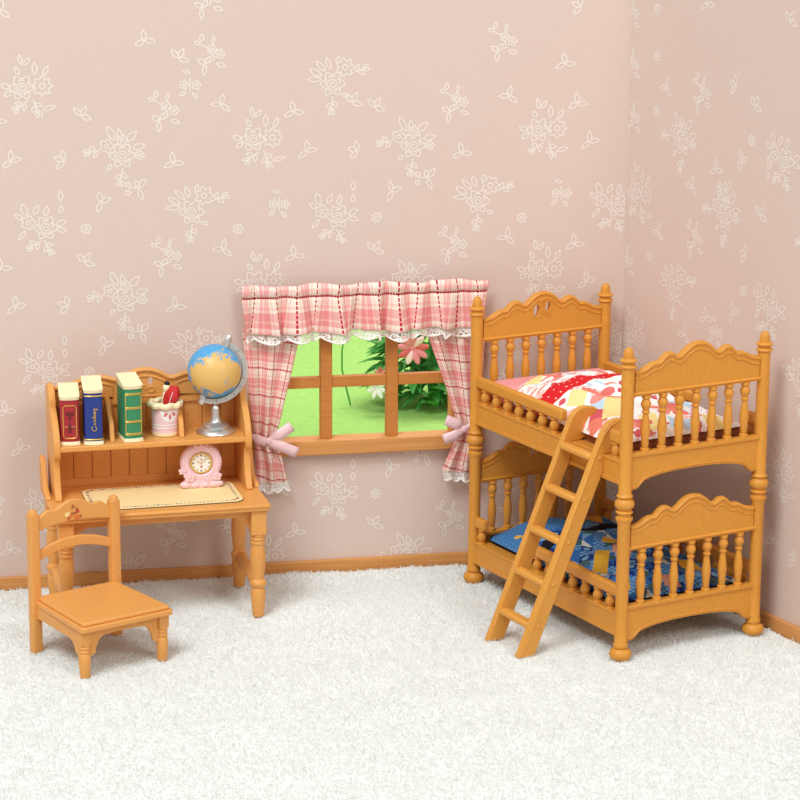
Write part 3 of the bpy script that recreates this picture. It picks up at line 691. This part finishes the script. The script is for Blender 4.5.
for y0 in (.006, DD-.022):
    MB().prism([(a, b) for a, b in br_], y0, y0+.016, 'y').build('corner_bracket', WOODD, desk, bevel=.003)
    MB().prism([(-DW-a, b) for a, b in br_], y0, y0+.016, 'y').build('corner_bracket', WOODD, desk, bevel=.003)
# hutch sides
HX0, HX1 = -.868, .020
SIDE = [(.475,.53),(.475,.990),(.465,1.008),(.44,1.017),(.405,1.012),(.372,.998),(.350,.975),(.338,.950),(.334,.925),(.300,.905),(.262,.872),(.232,.835),(.214,.80),(.205,.765),(.206,.735),(.214,.722),(.245,.722),(.250,.700),(.245,.66),(.238,.62),(.225,.585),(.205,.555),(.195,.538),(.197,.53)]
for x in (HX0, HX1-.03):
    mb = MB().prism(SIDE, x, x+.03, 'x'); o = mb.build('hutch_side', WOODD, desk, bevel=.007)
WING = [(.475,.53),(.475,.705),(.455,.716),(.425,.714),(.40,.700),(.38,.672),(.365,.635),(.35,.60),(.325,.573),(.29,.558),(.255,.552),(.235,.542),(.232,.53)]
WING = [(y, .53+(z-.53)*.82) for y, z in WING]
for x in (-.906, .034): MB().prism(WING, x, x+.024, 'x').build('gallery_wing', WOODD, desk, bevel=.006)
MB().box(HX0+.02, HX1-.02, .212, .465, .750, .775).build('hutch_shelf', WOODD, desk, bevel=.005)
DIV = [(.46,.775),(.46,.945),(.40,.94),(.375,.915),(.35,.885),(.305,.862),(.285,.845),(.275,.80),(.262,.775)]
for x in (-.60, -.287): MB().prism(DIV, x-.011, x+.011, 'x').build('shelf_divider', WOODD, desk, bevel=.004)
mb = MB(); k = 0; xx = HX0+.03
while xx < HX1-.035:
    x2 = min(xx+.0845, HX1-.03); mb.box(xx+.002, x2-.002, .452, .470, .545, .915); xx += .0845
mb.box(HX0+.02, HX1-.02, .460, .474, .53, .915)
mb.box(HX0+.03, HX1-.03, .444, .458, .53, .565)
mb.build('back_boards', WOODD, desk, bevel=.002)
HC = (HX0+HX1)/2
DC = [(0,1.062),(.04,1.058),(.08,1.040),(.105,1.022),(.125,1.017),(.15,1.024),(.18,1.035),(.215,1.038),(.26,1.032),(.31,1.018),(.345,1.004),(.375,.998),(.40,.996)]
dfull = [(HC-d, z) for d, z in reversed(DC)] + [(HC+d, z) for d, z in DC[1:]]
dcrest = smoothtab(dfull, 64, HX0+.02, HX1-.02)
top = [(x, z-.01) for x, z in dcrest]
outl = holes_outline(top, [petalhole(HC-.030, .985, .017), petalhole(HC+.028, .998, .017)])
mb = MB().prism([(HX1-.02,.905),(HX0+.02,.905)]+outl, .452, .470, 'y')
mb.tube([(x, .458, z-.010) for x, z in dcrest], .0125, 8, sc=(1, 1.3, 1))
for a, b in ((HX0+.05, HC-.135), (HC-.115, HC+.115), (HC+.135, HX1-.05)):
    seg = [(x, z-.038) for x, z in dcrest if a <= x <= b]
    mb.tube([(seg[0][0], .4505, .93)]+[(x, .4505, z) for x, z in seg]+[(seg[-1][0], .4505, .93)], .0045, 6, closed=True)
mb.box(HX0+.02, HX1-.02, .440, .460, .900, .916)
for cx, cz, r in ((HC+.03,.960,.014),(HC+.002,1.024,.006),(HC-.012,1.032,.005),(HC+.014,1.034,.005),(HC,.972,.009)):
    mb.tube([(cx+r*math.cos(t), .4505, cz+r*math.sin(t)) for t in [2*PI*q/10 for q in range(10)]], .0035, 6, closed=True)
mb.build('crest_panel', WOODD, desk)

def on_desk(name, label, cat, x, y, z, yaw=0, group=None):
    c, s = math.cos(DY), math.sin(DY)
    return thing(name, label, cat, (DK[0]+x*c-y*s, DK[1]+x*s+y*c, z), DY+yaw, group=group)
# desk mat
MATP = []
mx0, mx1, my0, my1 = -.725, -.055, -.005, .36
mt = on_desk('desk_mat', 'cream desk mat with dotted floral border lying on the desktop', 'desk mat', -.395, .185, .531)
def rr(w, h, r, n=6):
    o = []
    for cx, cy, a0 in ((w-r,h-r,0),(-w+r,h-r,90),(-w+r,-h+r,180),(w-r,-h+r,270)):
        for k in range(n+1): a = rad(a0+90*k/n); o.append((cx+r*math.cos(a), cy+r*math.sin(a)))
    return o
MB().prism(rr(.342, .172, .05), 0, .005, 'z').build('mat_sheet', simple('cream_paper', (250,226,168), .7), mt, bevel=.001)
mb = MB(); path = rr(.321, .152, .04, 5); rm = random.Random(8); P2 = []
for a, b in zip(path, path[1:]+path[:1]):
    L_ = math.hypot(b[0]-a[0], b[1]-a[1]); n = max(1, int(L_/.017))
    P2 += [(a[0]+(b[0]-a[0])*k/n, a[1]+(b[1]-a[1])*k/n) for k in range(n)]
for i, (x, y) in enumerate(P2):
    mi = i % 3; r = rm.uniform(.003, .007)
    mb.prism([(x+r*1.3*math.cos(t), y+r*math.sin(t)) for t in [2*PI*q/6 for q in range(6)]], .0045, .0056, 'z', mi)
mb.build('border_print', [simple('grey_blue_print', (96,110,130), .7), simple('rose_print', (206,128,128), .7), simple('olive_print', (150,138,90), .7)], mt, smooth=False)
mb = MB(); e = rr(.343, .173, .05); mb.tube([(x, y, .0015) for x, y in e], .0016, 5, closed=True); mb.build('mat_edge', simple('dark_edge', (70,64,60), .7), mt)

# books
def book(label, x, y, yaw, w, d, h, cover, deco):
    b = on_desk('book', label, 'book', x, y, .7755, yaw, 'books on the desk hutch')
    # cover: rounded spine at front (-y) + two boards, cream page block, flared cream ends
    sp = [(w/2*math.sin(t), -d/2+.012-.012*math.cos(t)) for t in [(-PI/2+PI*k/10) for k in range(11)]]
    cov = [(-w/2, d/2)]+sp+[(w/2, d/2), (w/2-.007, d/2), (w/2-.007, -d/2+.018), (-w/2+.007, -d/2+.018), (-w/2+.007, d/2)]
    MB().prism(cov, .016, h-.018, 'z').build('cover', cover, b, bevel=.001)
    inn_ = [(-w/2+.0075, d/2-.006), (-w/2+.0075, -d/2+.0185), (w/2-.0075, -d/2+.0185), (w/2-.0075, d/2-.006)]
    MB().prism(inn_, .006, h-.012, 'z').build('page_block', CREAM, b)
    # flared headcap with scalloped page edge at the back, and foot
    for z0, z1, nm, fl in ((h-.018, h, 'headcap', 1), (0, .016, 'tailcap', -1)):
        n = 9; back = [(w/2*1.04-(w*1.04)*k/(2*n), d/2+(.008 if k % 2 else -.008)) for k in range(2*n+1)]
        o1 = [(w*.52*math.sin(t), -d/2+.010-.014*math.cos(t)) for t in [(-PI/2+PI*k/10) for k in range(11)]]
        poly = o1+back
        mb = MB().prism(poly, z0, z1, 'z'); nn = len(poly)
        # flare outer end
        idx = range(nn, 2*nn) if fl > 0 else range(0, nn)
        for i in idx: q = mb.v[i]; mb.v[i] = (q[0]*1.07, q[1]*1.06, q[2]+(.030*(q[1]/d+.5) if fl > 0 else 0))
        mb.build(nm, CREAM, b, bevel=.002)
    if deco == 'red':
        mb = MB(); fy = -d/2-.0012; c = w/2-.012
        fr = [(-c+.008,.032),(c-.008,.032),(c,.042),(c,h-.052),(c-.008,h-.042),(-c+.008,h-.042),(-c,h-.052),(-c,.042)]
        mb.tube([(px, fy+.010*(1-math.cos(math.asin(min(1, abs(px)/(w/2))))), pz) for px, pz in fr], .0022, 5, closed=True); mb.build('gold_frame', GOLD, b)
        mb = MB()
        for zz, ww in ((h*.62,.017),(h*.66,.019),(h*.56,.010)): mb.box(-ww, ww, fy, fy+.003, zz-.003, zz+.003)
        for zz, r in ((h*.40,.009),(h*.34,.012),(h*.28,.009)): mb.ball((0, fy+.001, zz), r, 8, sc=(1, .15, .8))
        mb.box(-.003, .003, fy+.001, fy+.003, h*.28, h*.66); mb.build('spine_print', REDDK, b); MB().box(-c+.004, c-.004, fy+.001, fy+.004, h*.375, h*.385).build('spine_line', GOLD, b)
    if deco == 'blue':
        fy = -d/2-.0015; mb = MB()
        # handwritten vertical word, reads upwards
        strokes = [[(.9,.75),(.6,1.0),(.2,.8),(0,.4),(.2,.0),(.7,-.05),(1.0,.2)],
                   [(1.2,.3),(1.4,.5),(1.6,.3),(1.4,.05),(1.2,.3)], [(1.6,.3),(1.9,.3),(2.1,.5),(2.3,.3),(2.1,.05),(1.9,.3)],
                   [(2.5,0),(2.6,.9)], [(2.9,.5),(2.55,.25),(2.95,0)], [(3.1,.5),(3.1,.0)], [(3.35,0),(3.35,.5),(3.6,.45),(3.65,0)], [(4.2,.45),(3.95,.45),(3.9,.15),(4.15,.1),(4.2,.45),(4.15,-.35),(3.9,-.4)]]
        for s_ in strokes: mb.tube([(.010-py*.020, fy, .062+px*.024) for px, py in s_], .0019, 5)
        mb.build('gold_lettering', GOLD, b)
        for zz in (.024, h-.031): MB().tube([((w/2+.001)*math.sin(t), -d/2+.012-.0135*math.cos(t), zz) for t in [(-PI/2+PI*k/10) for k in range(11)]], .003, 5).build('gold_band', GOLD, b)
    if deco == 'green':
        mb = MB(); c = w/2-.006; fy = lambda px: -d/2+.012-.0135*math.cos(math.asin(max(-1, min(1, px/(w/2+.001)))))
        zs = (.036, h*.36, h*.60, h-.040)
        for zz in zs:
            for dzz in (-.003, .003): mb.tube([(px, fy(px), zz+dzz) for px in [c*(-1+k/4) for k in range(9)]], .0021, 5)
        for sx in (-1, 1): mb.tube([(sx*c, fy(c), zs[0]), (sx*c, fy(c), zs[-1])], .0022, 5)
        mb.build('gold_bands', GOLD, b)
    return b
book('small crimson book with a gold framed spine, leftmost on the desk hutch', -.784, .315, rad(-5), .082, .15, .222, REDBOOK, 'red')
book('navy blue book with gold lettering on its spine, between the red and green books', -.682, .300, rad(-4), .079, .15, .252, BLUEBOOK, 'blue')
book('green book with gold bands on its spine, standing beside the pencil cup', -.514, .305, rad(5), .082, .14, .258, GREENBOOK, 'green')

# pencil cup
cup = on_desk('pencil_cup', 'pink and white patterned pot with a cream rim on the hutch', 'pencil cup', -.350, .345, .7755); cup.scale = (1.21, 1.21, 1.42)
MB().lathe([(.045,.0),(.049,.003),(.0495,.012),(.050,.095),(.046,.095),(.044,.02),(.0,.02)], 32).build('cup_body', PINKP, cup)
MB().lathe([(.046,0),(.0505,.002),(.0508,.012),(.046,.0125)], 32).build('cup_base', CREAM, cup)
mb = MB(); rim = []
for k in range(48):
    t = 2*PI*k/48; rim.append(((.056+.004*math.cos(8*t))*math.cos(t), (.056+.004*math.cos(8*t))*math.sin(t), .100+.002*math.sin(8*t)))
mb.tube(rim, .0095, 8, closed=True); mb.build('cup_rim', CREAM, cup)
mb = MB(); R_ = .0508
def cyl(a, z, r=R_): return (r*math.sin(a), -r*math.cos(a), z)
for zz in (.026, .036):
    mb.grid(40, 1, lambda u, v: cyl(-PI+2*PI*u, zz+.004*v))
for a0 in (.2, 2.3, -1.9):
    def arcs(r0, r1): mb.grid(16, 3, lambda u, v: cyl(a0+(r0+(r1-r0)*v)/.05*math.cos(PI+PI*u)*1.0, .084+(r0+(r1-r0)*v)*math.sin(PI+PI*u)))
    arcs(.0002, .036)
mb.build('white_print', WHITE, cup)
pm_ = simple('rose_pink_print', (228,120,136), .5)
for a0 in (.2, 2.3, -1.9):
    for da in (-55, 0, 55):
        cx = math.sin(rad(da))*.02/.05; cz = .084-.02*math.cos(rad(da))
        def leafuv(u, v):
            L_ = (u-.5)*.020; w_ = (v-.5)*.011*math.sin(PI*min(1, u*.95+.05)); dx = L_*math.sin(rad(da))+w_*math.cos(rad(da)); dz_ = -L_*math.cos(rad(da))+w_*math.sin(rad(da))
            return cyl(a0+cx+dx/.05, cz+dz_, .0512)
        MB().grid(6, 2, leafuv).build('petal_print', pm_, cup)
pen = on_desk('pencil', 'cream pencil with a black tip standing in the pink cup', 'pencil', -.352, .345, .8125)
M = Matrix.Translation((-.012, .012, 0)) @ Matrix.Rotation(rad(8), 4, 'Y') @ Matrix.Diagonal((1.35, 1.35, 1, 1))
MB().lathe([(.009,.0),(.010,.15),(.008,.156),(.013,.168),(.013,.180),(.008,.190)], 14, M=M).build('pencil_shaft', CREAM, pen)
MB().lathe([(.0085,.189),(.010,.195),(.008,.203),(.002,.207)], 14, M=M).build('pencil_tip', BLACK, pen)
ers = on_desk('crayon', 'fat red crayon leaning in the pink cup', 'crayon', -.346, .345, .8125); ers.scale = (1.25, 1.25, 1.0)
M = Matrix.Translation((-.012, .0, .0)) @ Matrix.Rotation(rad(14), 4, 'Y') @ Matrix.Diagonal((1.3, 1.3, 1.0, 1))
MB().lathe([(.010,.06),(.016,.085),(.022,.12),(.023,.145),(.019,.170),(.011,.186),(.004,.190)], 6, M=M).build('crayon_body', RED, ers, bevel=.003, smooth=False)
MB().lathe([(.008,.0),(.009,.065)], 10, M=M).build('crayon_shaft', RED, ers)
mb = MB(); mb.tube([M @ Vector((-.006,-.0185,.10)), M @ Vector((-.006,-.0215,.14)), M @ Vector((-.004,-.017,.165))], .0016, 5); mb.build('crayon_stripe', PINKP, ers)

# globe
gl = on_desk('desk_globe', 'blue and ochre globe in a silver arm on the hutch', 'globe', -.124, .325, .7755)
MB().lathe([(.086,0),(.089,.004),(.084,.014),(.066,.024),(.062,.026),(.061,.034),(.050,.042),(.032,.048),(.026,.056),(.020,.085),(.021,.104),(.018,.118),(.010,.126),(.006,.134)], 32).build('globe_base', CHROME, gl)
GC = Vector((-.002, .0, .284)); tilt = rad(24)
GM = Matrix.Translation(GC) @ Matrix.Rotation(tilt, 4, 'Y')
GR = .121
def globe_mat():
    m, n, l, b = newmat('globe_print'); b.inputs['Roughness'].default_value = .4
    tc = n.new('ShaderNodeTexCoord'); nz = n.new('ShaderNodeTexNoise'); nz.inputs['Scale'].default_value = 24; nz.inputs['Detail'].default_value = 8; nz.inputs['Roughness'].default_value = .75
    l.new(tc.outputs['Object'], nz.inputs['Vector'])
    def dot(d, r0):
        v = n.new('ShaderNodeVectorMath'); v.operation = 'DISTANCE'; l.new(tc.outputs['Object'], v.inputs[0]); v.inputs[1].default_value = d
        k = n.new('ShaderNodeMath'); k.operation = 'DIVIDE'; l.new(v.outputs['Value'], k.inputs[0]); k.inputs[1].default_value = r0; return k.outputs[0]
    def op(o, a, c):
        k = n.new('ShaderNodeMath'); k.operation = o
        for i, x in enumerate((a, c)):
            if isinstance(x, (int, float)): k.inputs[i].default_value = x
            else: l.new(x, k.inputs[i])
        return k.outputs[0]
    F = [(Vector((-.18, -1.0, .16)), .098), (Vector((.60, -.8, -.02)), .070), (Vector((-.75,-.62,-.15)), .062), (Vector((.1, .9, .1)), .085), (Vector((.95,.3,-.2)), .05)]
    val_ = None
    for d, r in F:
        p = GM.to_3x3() @ Vector((0,0,0)); q = GC + d.normalized()*GR
        e = dot(q, r); val_ = e if val_ is None else op('MINIMUM', val_, e)
    s = op('ADD', val_, op('MULTIPLY', op('SUBTRACT', nz.outputs['Fac'], .5), 4.5))
    k = op('LESS_THAN', s, 1.0)
    mx = n.new('ShaderNodeMix'); mx.data_type = 'RGBA'; l.new(k, mx.inputs['Factor']); mx.inputs['A'].default_value = srgb(74,168,226); mx.inputs['B'].default_value = srgb(232,188,110)
    l.new(mx.outputs['Result'], b.inputs['Base Color']); return m
MB().ball((0,0,0), GR, 48, M=GM).build('globe_sphere', globe_mat(), gl)
ax = GM.to_3x3() @ Vector((0,0,1)); side = GM.to_3x3() @ Vector((1,0,0))
arc = [GC + (ax*math.cos(t)+side*math.sin(t))*.139 for t in [rad(-2+k*184/40) for k in range(41)]]
mb = MB(); v = []; YV = Vector((0, 1, 0))
for p in arc:
    d = (p-GC).normalized()
    v += [tuple(p+d*a+YV*b) for a, b in ((-.012,-.012),(.010,-.016),(.014,0),(.010,.016),(-.012,.012),(-.014,0))]
n_ = len(arc); mb.add(v, [(i*6+k, i*6+(k+1) % 6, (i+1)*6+(k+1) % 6, (i+1)*6+k) for i in range(n_-1) for k in range(6)]+[tuple(range(5,-1,-1)), tuple((n_-1)*6+k for k in range(6))])
mb.build('globe_arm', SILVER, gl)
mk_ = simple('grey_print', (128,128,130), .5)
for k in range(6, 38, 4):
    p = arc[k]; d = (p-GC).normalized(); MB().tube([tuple(p-d*.008+Vector((0,-.0145,0))), tuple(p+d*.004+Vector((0,-.0155,0)))], .0011, 4).build('scale_mark', mk_, gl)
MT = GM
MB().lathe([(.010,.114),(.019,.116),(.021,.122),(.018,.150),(.017,.166),(.012,.176),(.003,.180)], 16, M=GM).build('pole_cap', CHROME, gl)
MB().lathe([(.003,-.168),(.010,-.166),(.015,-.160),(.018,-.130),(.014,-.118),(.008,-.116)], 16, M=GM).build('pole_cap', CHROME, gl)
MB().lathe([(.012,.088),(.014,.100),(.012,.190)], 14).build('globe_neck', CHROME, gl) if False else None

# clock
ck = on_desk('mantel_clock', 'small round pink clock with sculpted flowers on the desk mat', 'clock', -.202, .275, .5365, rad(-4)); ck.scale = (1.2, 1.0, 1.17)
CR = .079; cz = .098
M = Matrix.Translation((0, 0, cz)) @ Matrix.Rotation(PI/2, 4, 'X')
mb = MB().lathe([(.040,-.020),(CR-.008,-.020),(CR,-.012),(CR,.004),(CR-.006,.012),(.052,.016),(.046,.012),(.043,.006),(.02,.004)], 40, M=M)
mb.build('clock_case', PINKP, ck)
mb = MB()
for k in range(30):
    a = 2*PI*k/30
    if -2.7 < math.atan2(math.sin(a), math.cos(a)) < -.45: continue
    mb.ball((.064*math.cos(a), -.013, cz+.064*math.sin(a)), .0075, 8, sc=(1, .5, 1))
def flower3(x, z, r, y=-.018):
    for q in range(5):
        a = 2*PI*q/5+.3; mb.ball((x+r*.62*math.cos(a), y, z+r*.62*math.sin(a)), r*.48, 8, sc=(1, .6, 1))
    mb.ball((x, y-.005, z), r*.3, 8)
flower3(-.045, .046, .022); flower3(-.072, .070, .014); flower3(.058, .046, .018); flower3(.030, .034, .015)
for x, z, r in ((-.060,.014,.018),(-.025,.012,.016),(.014,.012,.014),(.044,.014,.018),(.066,.016,.014)): mb.ball((x, -.010, z), r, 12, sc=(1.2, .9, .8))
mb.box(-.065, .065, -.014, .012, .001, .030)
mb.build('flower_relief', PINKP, ck)
mb = MB()
for s in (-1, 1): mb.tube([(0,-.014,cz+.074)]+[(s*(.012+.011*math.cos(t)), -.015, cz+.074+.007*math.sin(t)) for t in [PI-k*2*PI/10 for k in range(1, 10)]], .0035, 6, closed=True); mb.tube([(0,-.014,cz+.072),(s*.018,-.014,cz+.060),(s*.034,-.013,cz+.058)], .003, 6)
mb.ball((0,-.017,cz+.073), .005, 8); mb.build('bow_relief', PINKP, ck)
MB().tube([(.038*math.cos(t), -.0125, cz+.038*math.sin(t)) for t in [2*PI*k/36 for k in range(36)]], .0032, 8, closed=True).build('dial_ring', GOLD, ck)
MB().lathe([(.0365,.0),(.0365,.0105),(.001,.0108)], 36, M=M).build('dial', WHITE, ck)
mb = MB()
for k in range(12):
    a = 2*PI*k/12; r = .0026 if k % 3 else .0036; mb.ball((.030*math.cos(a), -.0108, cz+.030*math.sin(a)), r, 6, sc=(1, .3, 1))
mb.build('hour_marks', simple('brown_print', (110,84,60), .6), ck)
mb = MB(); mb.tube([(0,-.0125,cz),(-.016,-.0125,cz+.008)], .0018, 5); mb.tube([(0,-.0135,cz),(.021,-.0135,cz+.021)], .0014, 5); mb.ball((0,-.013,cz), .003, 8); mb.build('clock_hands', GOLD, ck)
mb = MB(); mb.ball((0,-.0112,cz-.014), .0055, 8, sc=(1, .2, 1)); mb.ball((0,-.0112,cz+.014), .0035, 8, sc=(1, .2, 1)); mb.build('rose_print', simple('dusty_rose', (206,140,136), .6), ck)

# ------------------------------------------------------------------ chair
chr_ = thing('wooden_chair', 'small honey-coloured wooden chair with flower-painted backrest in front of the desk', 'chair', (-1.393, 10.032, 0), .64, off=(0, -.2, 0))
CW, CD, CF = .392, .403, .373
for x in (-CW/2, CW/2):
    mb = MB().prism(rr(.0225, .021, .006, 3), 0, .612, 'z'); q = MB()
    v = []; 
    mb.lathe([(.0205,.610),(.0195,.622),(.014,.630),(.004,.633)], 20)
    mb.v = [(a+x, b, c) for a, b, c in mb.v]; mb.build('back_post', WOODD, chr_, bevel=.002)
CL = [(.020,0),(.0215,.004),(.0245,.05),(.0265,.085),(.024,.104),(.020,.108),(.025,.113),(.0255,.119),(.021,.123),(.025,.128),(.0255,.134),(.021,.138),(.025,.143),(.025,.150),(.023,.206)]
for x in (-CF/2, CF/2):
    MB().lathe(CL, 18, cx=x, cy=-CD).box(x-.023, x+.023, -CD-.023, -CD+.023, .15, .208).build('front_leg', WOODD, chr_, bevel=.002)
def seatp(g, fr=0): return [(-CW/2-.004+g, .012-g), (-CF/2-.034+g, -CD-.045+g), (CF/2+.036-g, -CD-.045+g), (CW/2+.012-g, .012-g)]
def rp(poly, r=.02, n=4):
    out = []; N = len(poly)
    for i in range(N):
        p = Vector(poly[i]); a = (Vector(poly[i-1])-p).normalized(); b = (Vector(poly[(i+1) % N])-p).normalized()
        for k in range(n+1):
            t = k/n; out.append(tuple(p+a*r*(1-t)**2+b*r*t**2))
    return out
MB().prism(rp(seatp(0)), .206, .230, 'z').build('seat_frame', WOODD, chr_, bevel=.005)
MB().prism(rp(seatp(.012), .016), .228, .247, 'z').build('seat', WOODD, chr_, bevel=.007)
# aprons
def apr(L):
    return [(0,.208),(0,.100),(.02,.090),(.038,.092),(.050,.104),(.053,.125),(.060,.138),(.068,.155),(.082,.168),(.10,.172),(L/2,.176)]
def apron_poly(L):
    a = apr(L); return a[:1]+a[1:]+[(L-x, z) for x, z in reversed(a[:-1])]
mb = MB().prism([(x-CF/2, z) for x, z in apron_poly(CF)], -CD-.008, -CD+.008, 'y'); mb.build('front_apron', WOODD, chr_, bevel=.003)
for s in (-1, 1):
    L_ = CD; P = [(-y, z) for y, z in [(0,.208),(0,.150),(.06,.155),(.25,.150),(.30,.148),(.325,.138),(.342,.118),(.352,.098),(.37,.090),(L_,.095),(L_,.208)]]
    mb = MB().prism(P, s*CF/2-.008+(s*.006), s*CF/2+.008+(s*.006), 'x'); mb.build('side_apron', WOODD, chr_, bevel=.003)
MB().box(-CW/2, CW/2, -.008, .008, .155, .208).build('rear_apron', WOODD, chr_, bevel=.003)
CC = [(0,.648),(.03,.645),(.06,.630),(.085,.617),(.10,.614),(.115,.618),(.13,.619),(.145,.610),(.17,.590),(.19,.578)]
cfull = [(-d, z) for d, z in reversed(CC)] + CC[1:]
cc = smoothtab(cfull, 40, -CW/2+.01, CW/2-.01)
low = [(x, .527+.028*(1-(x/(CW/2))**2)) for x in [CW/2-.01-(CW-.02)*k/16 for k in range(17)]]
mb = MB().prism(cc+low, -.010, .010, 'y'); mb.build('crest_rail', WOODD, chr_, bevel=.005)
mb = MB().prism([(x, .434+.050*(1-(x/(CW/2))**2)) for x in [-CW/2+.01+(CW-.02)*k/16 for k in range(17)]]+[(x, .392+.048*(1-(x/(CW/2))**2)) for x in [CW/2-.01-(CW-.02)*k/16 for k in range(17)]], -.009, .009, 'y'); mb.build('back_slat', WOODD, chr_, bevel=.004)
# painted flower sprig
mats_ = [simple('cream_paint', (250,224,150), .5), simple('red_paint', (206,60,60), .5), simple('brown_paint', (168,92,40), .5), simple('orange_paint', (226,120,50), .5)]
mb = MB()
for x, z, r, mi, sx in ((-.034,.585,.011,0,1.2),(.014,.594,.009,1,1),(.010,.604,.006,2,1),(-.020,.577,.008,3,1),(-.030,.568,.007,1,.8),(.010,.570,.012,3,1.2),(.010,.570,.007,0,1),(-.012,.585,.006,2,1),(.000,.588,.005,2,1.3),(-.012,.612,.0045,2,1),(-.002,.616,.0045,2,1),(-.010,.622,.004,2,1),(.030,.571,.0045,2,1),(.026,.566,.004,2,1)):
    mb.ball((x, -.0102-.0004*(mi+1)+(.0006 if r > .01 else 0), z), r, 10, mi, sc=(sx, .10, 1))
mb.build('painted_flowers', mats_, chr_)
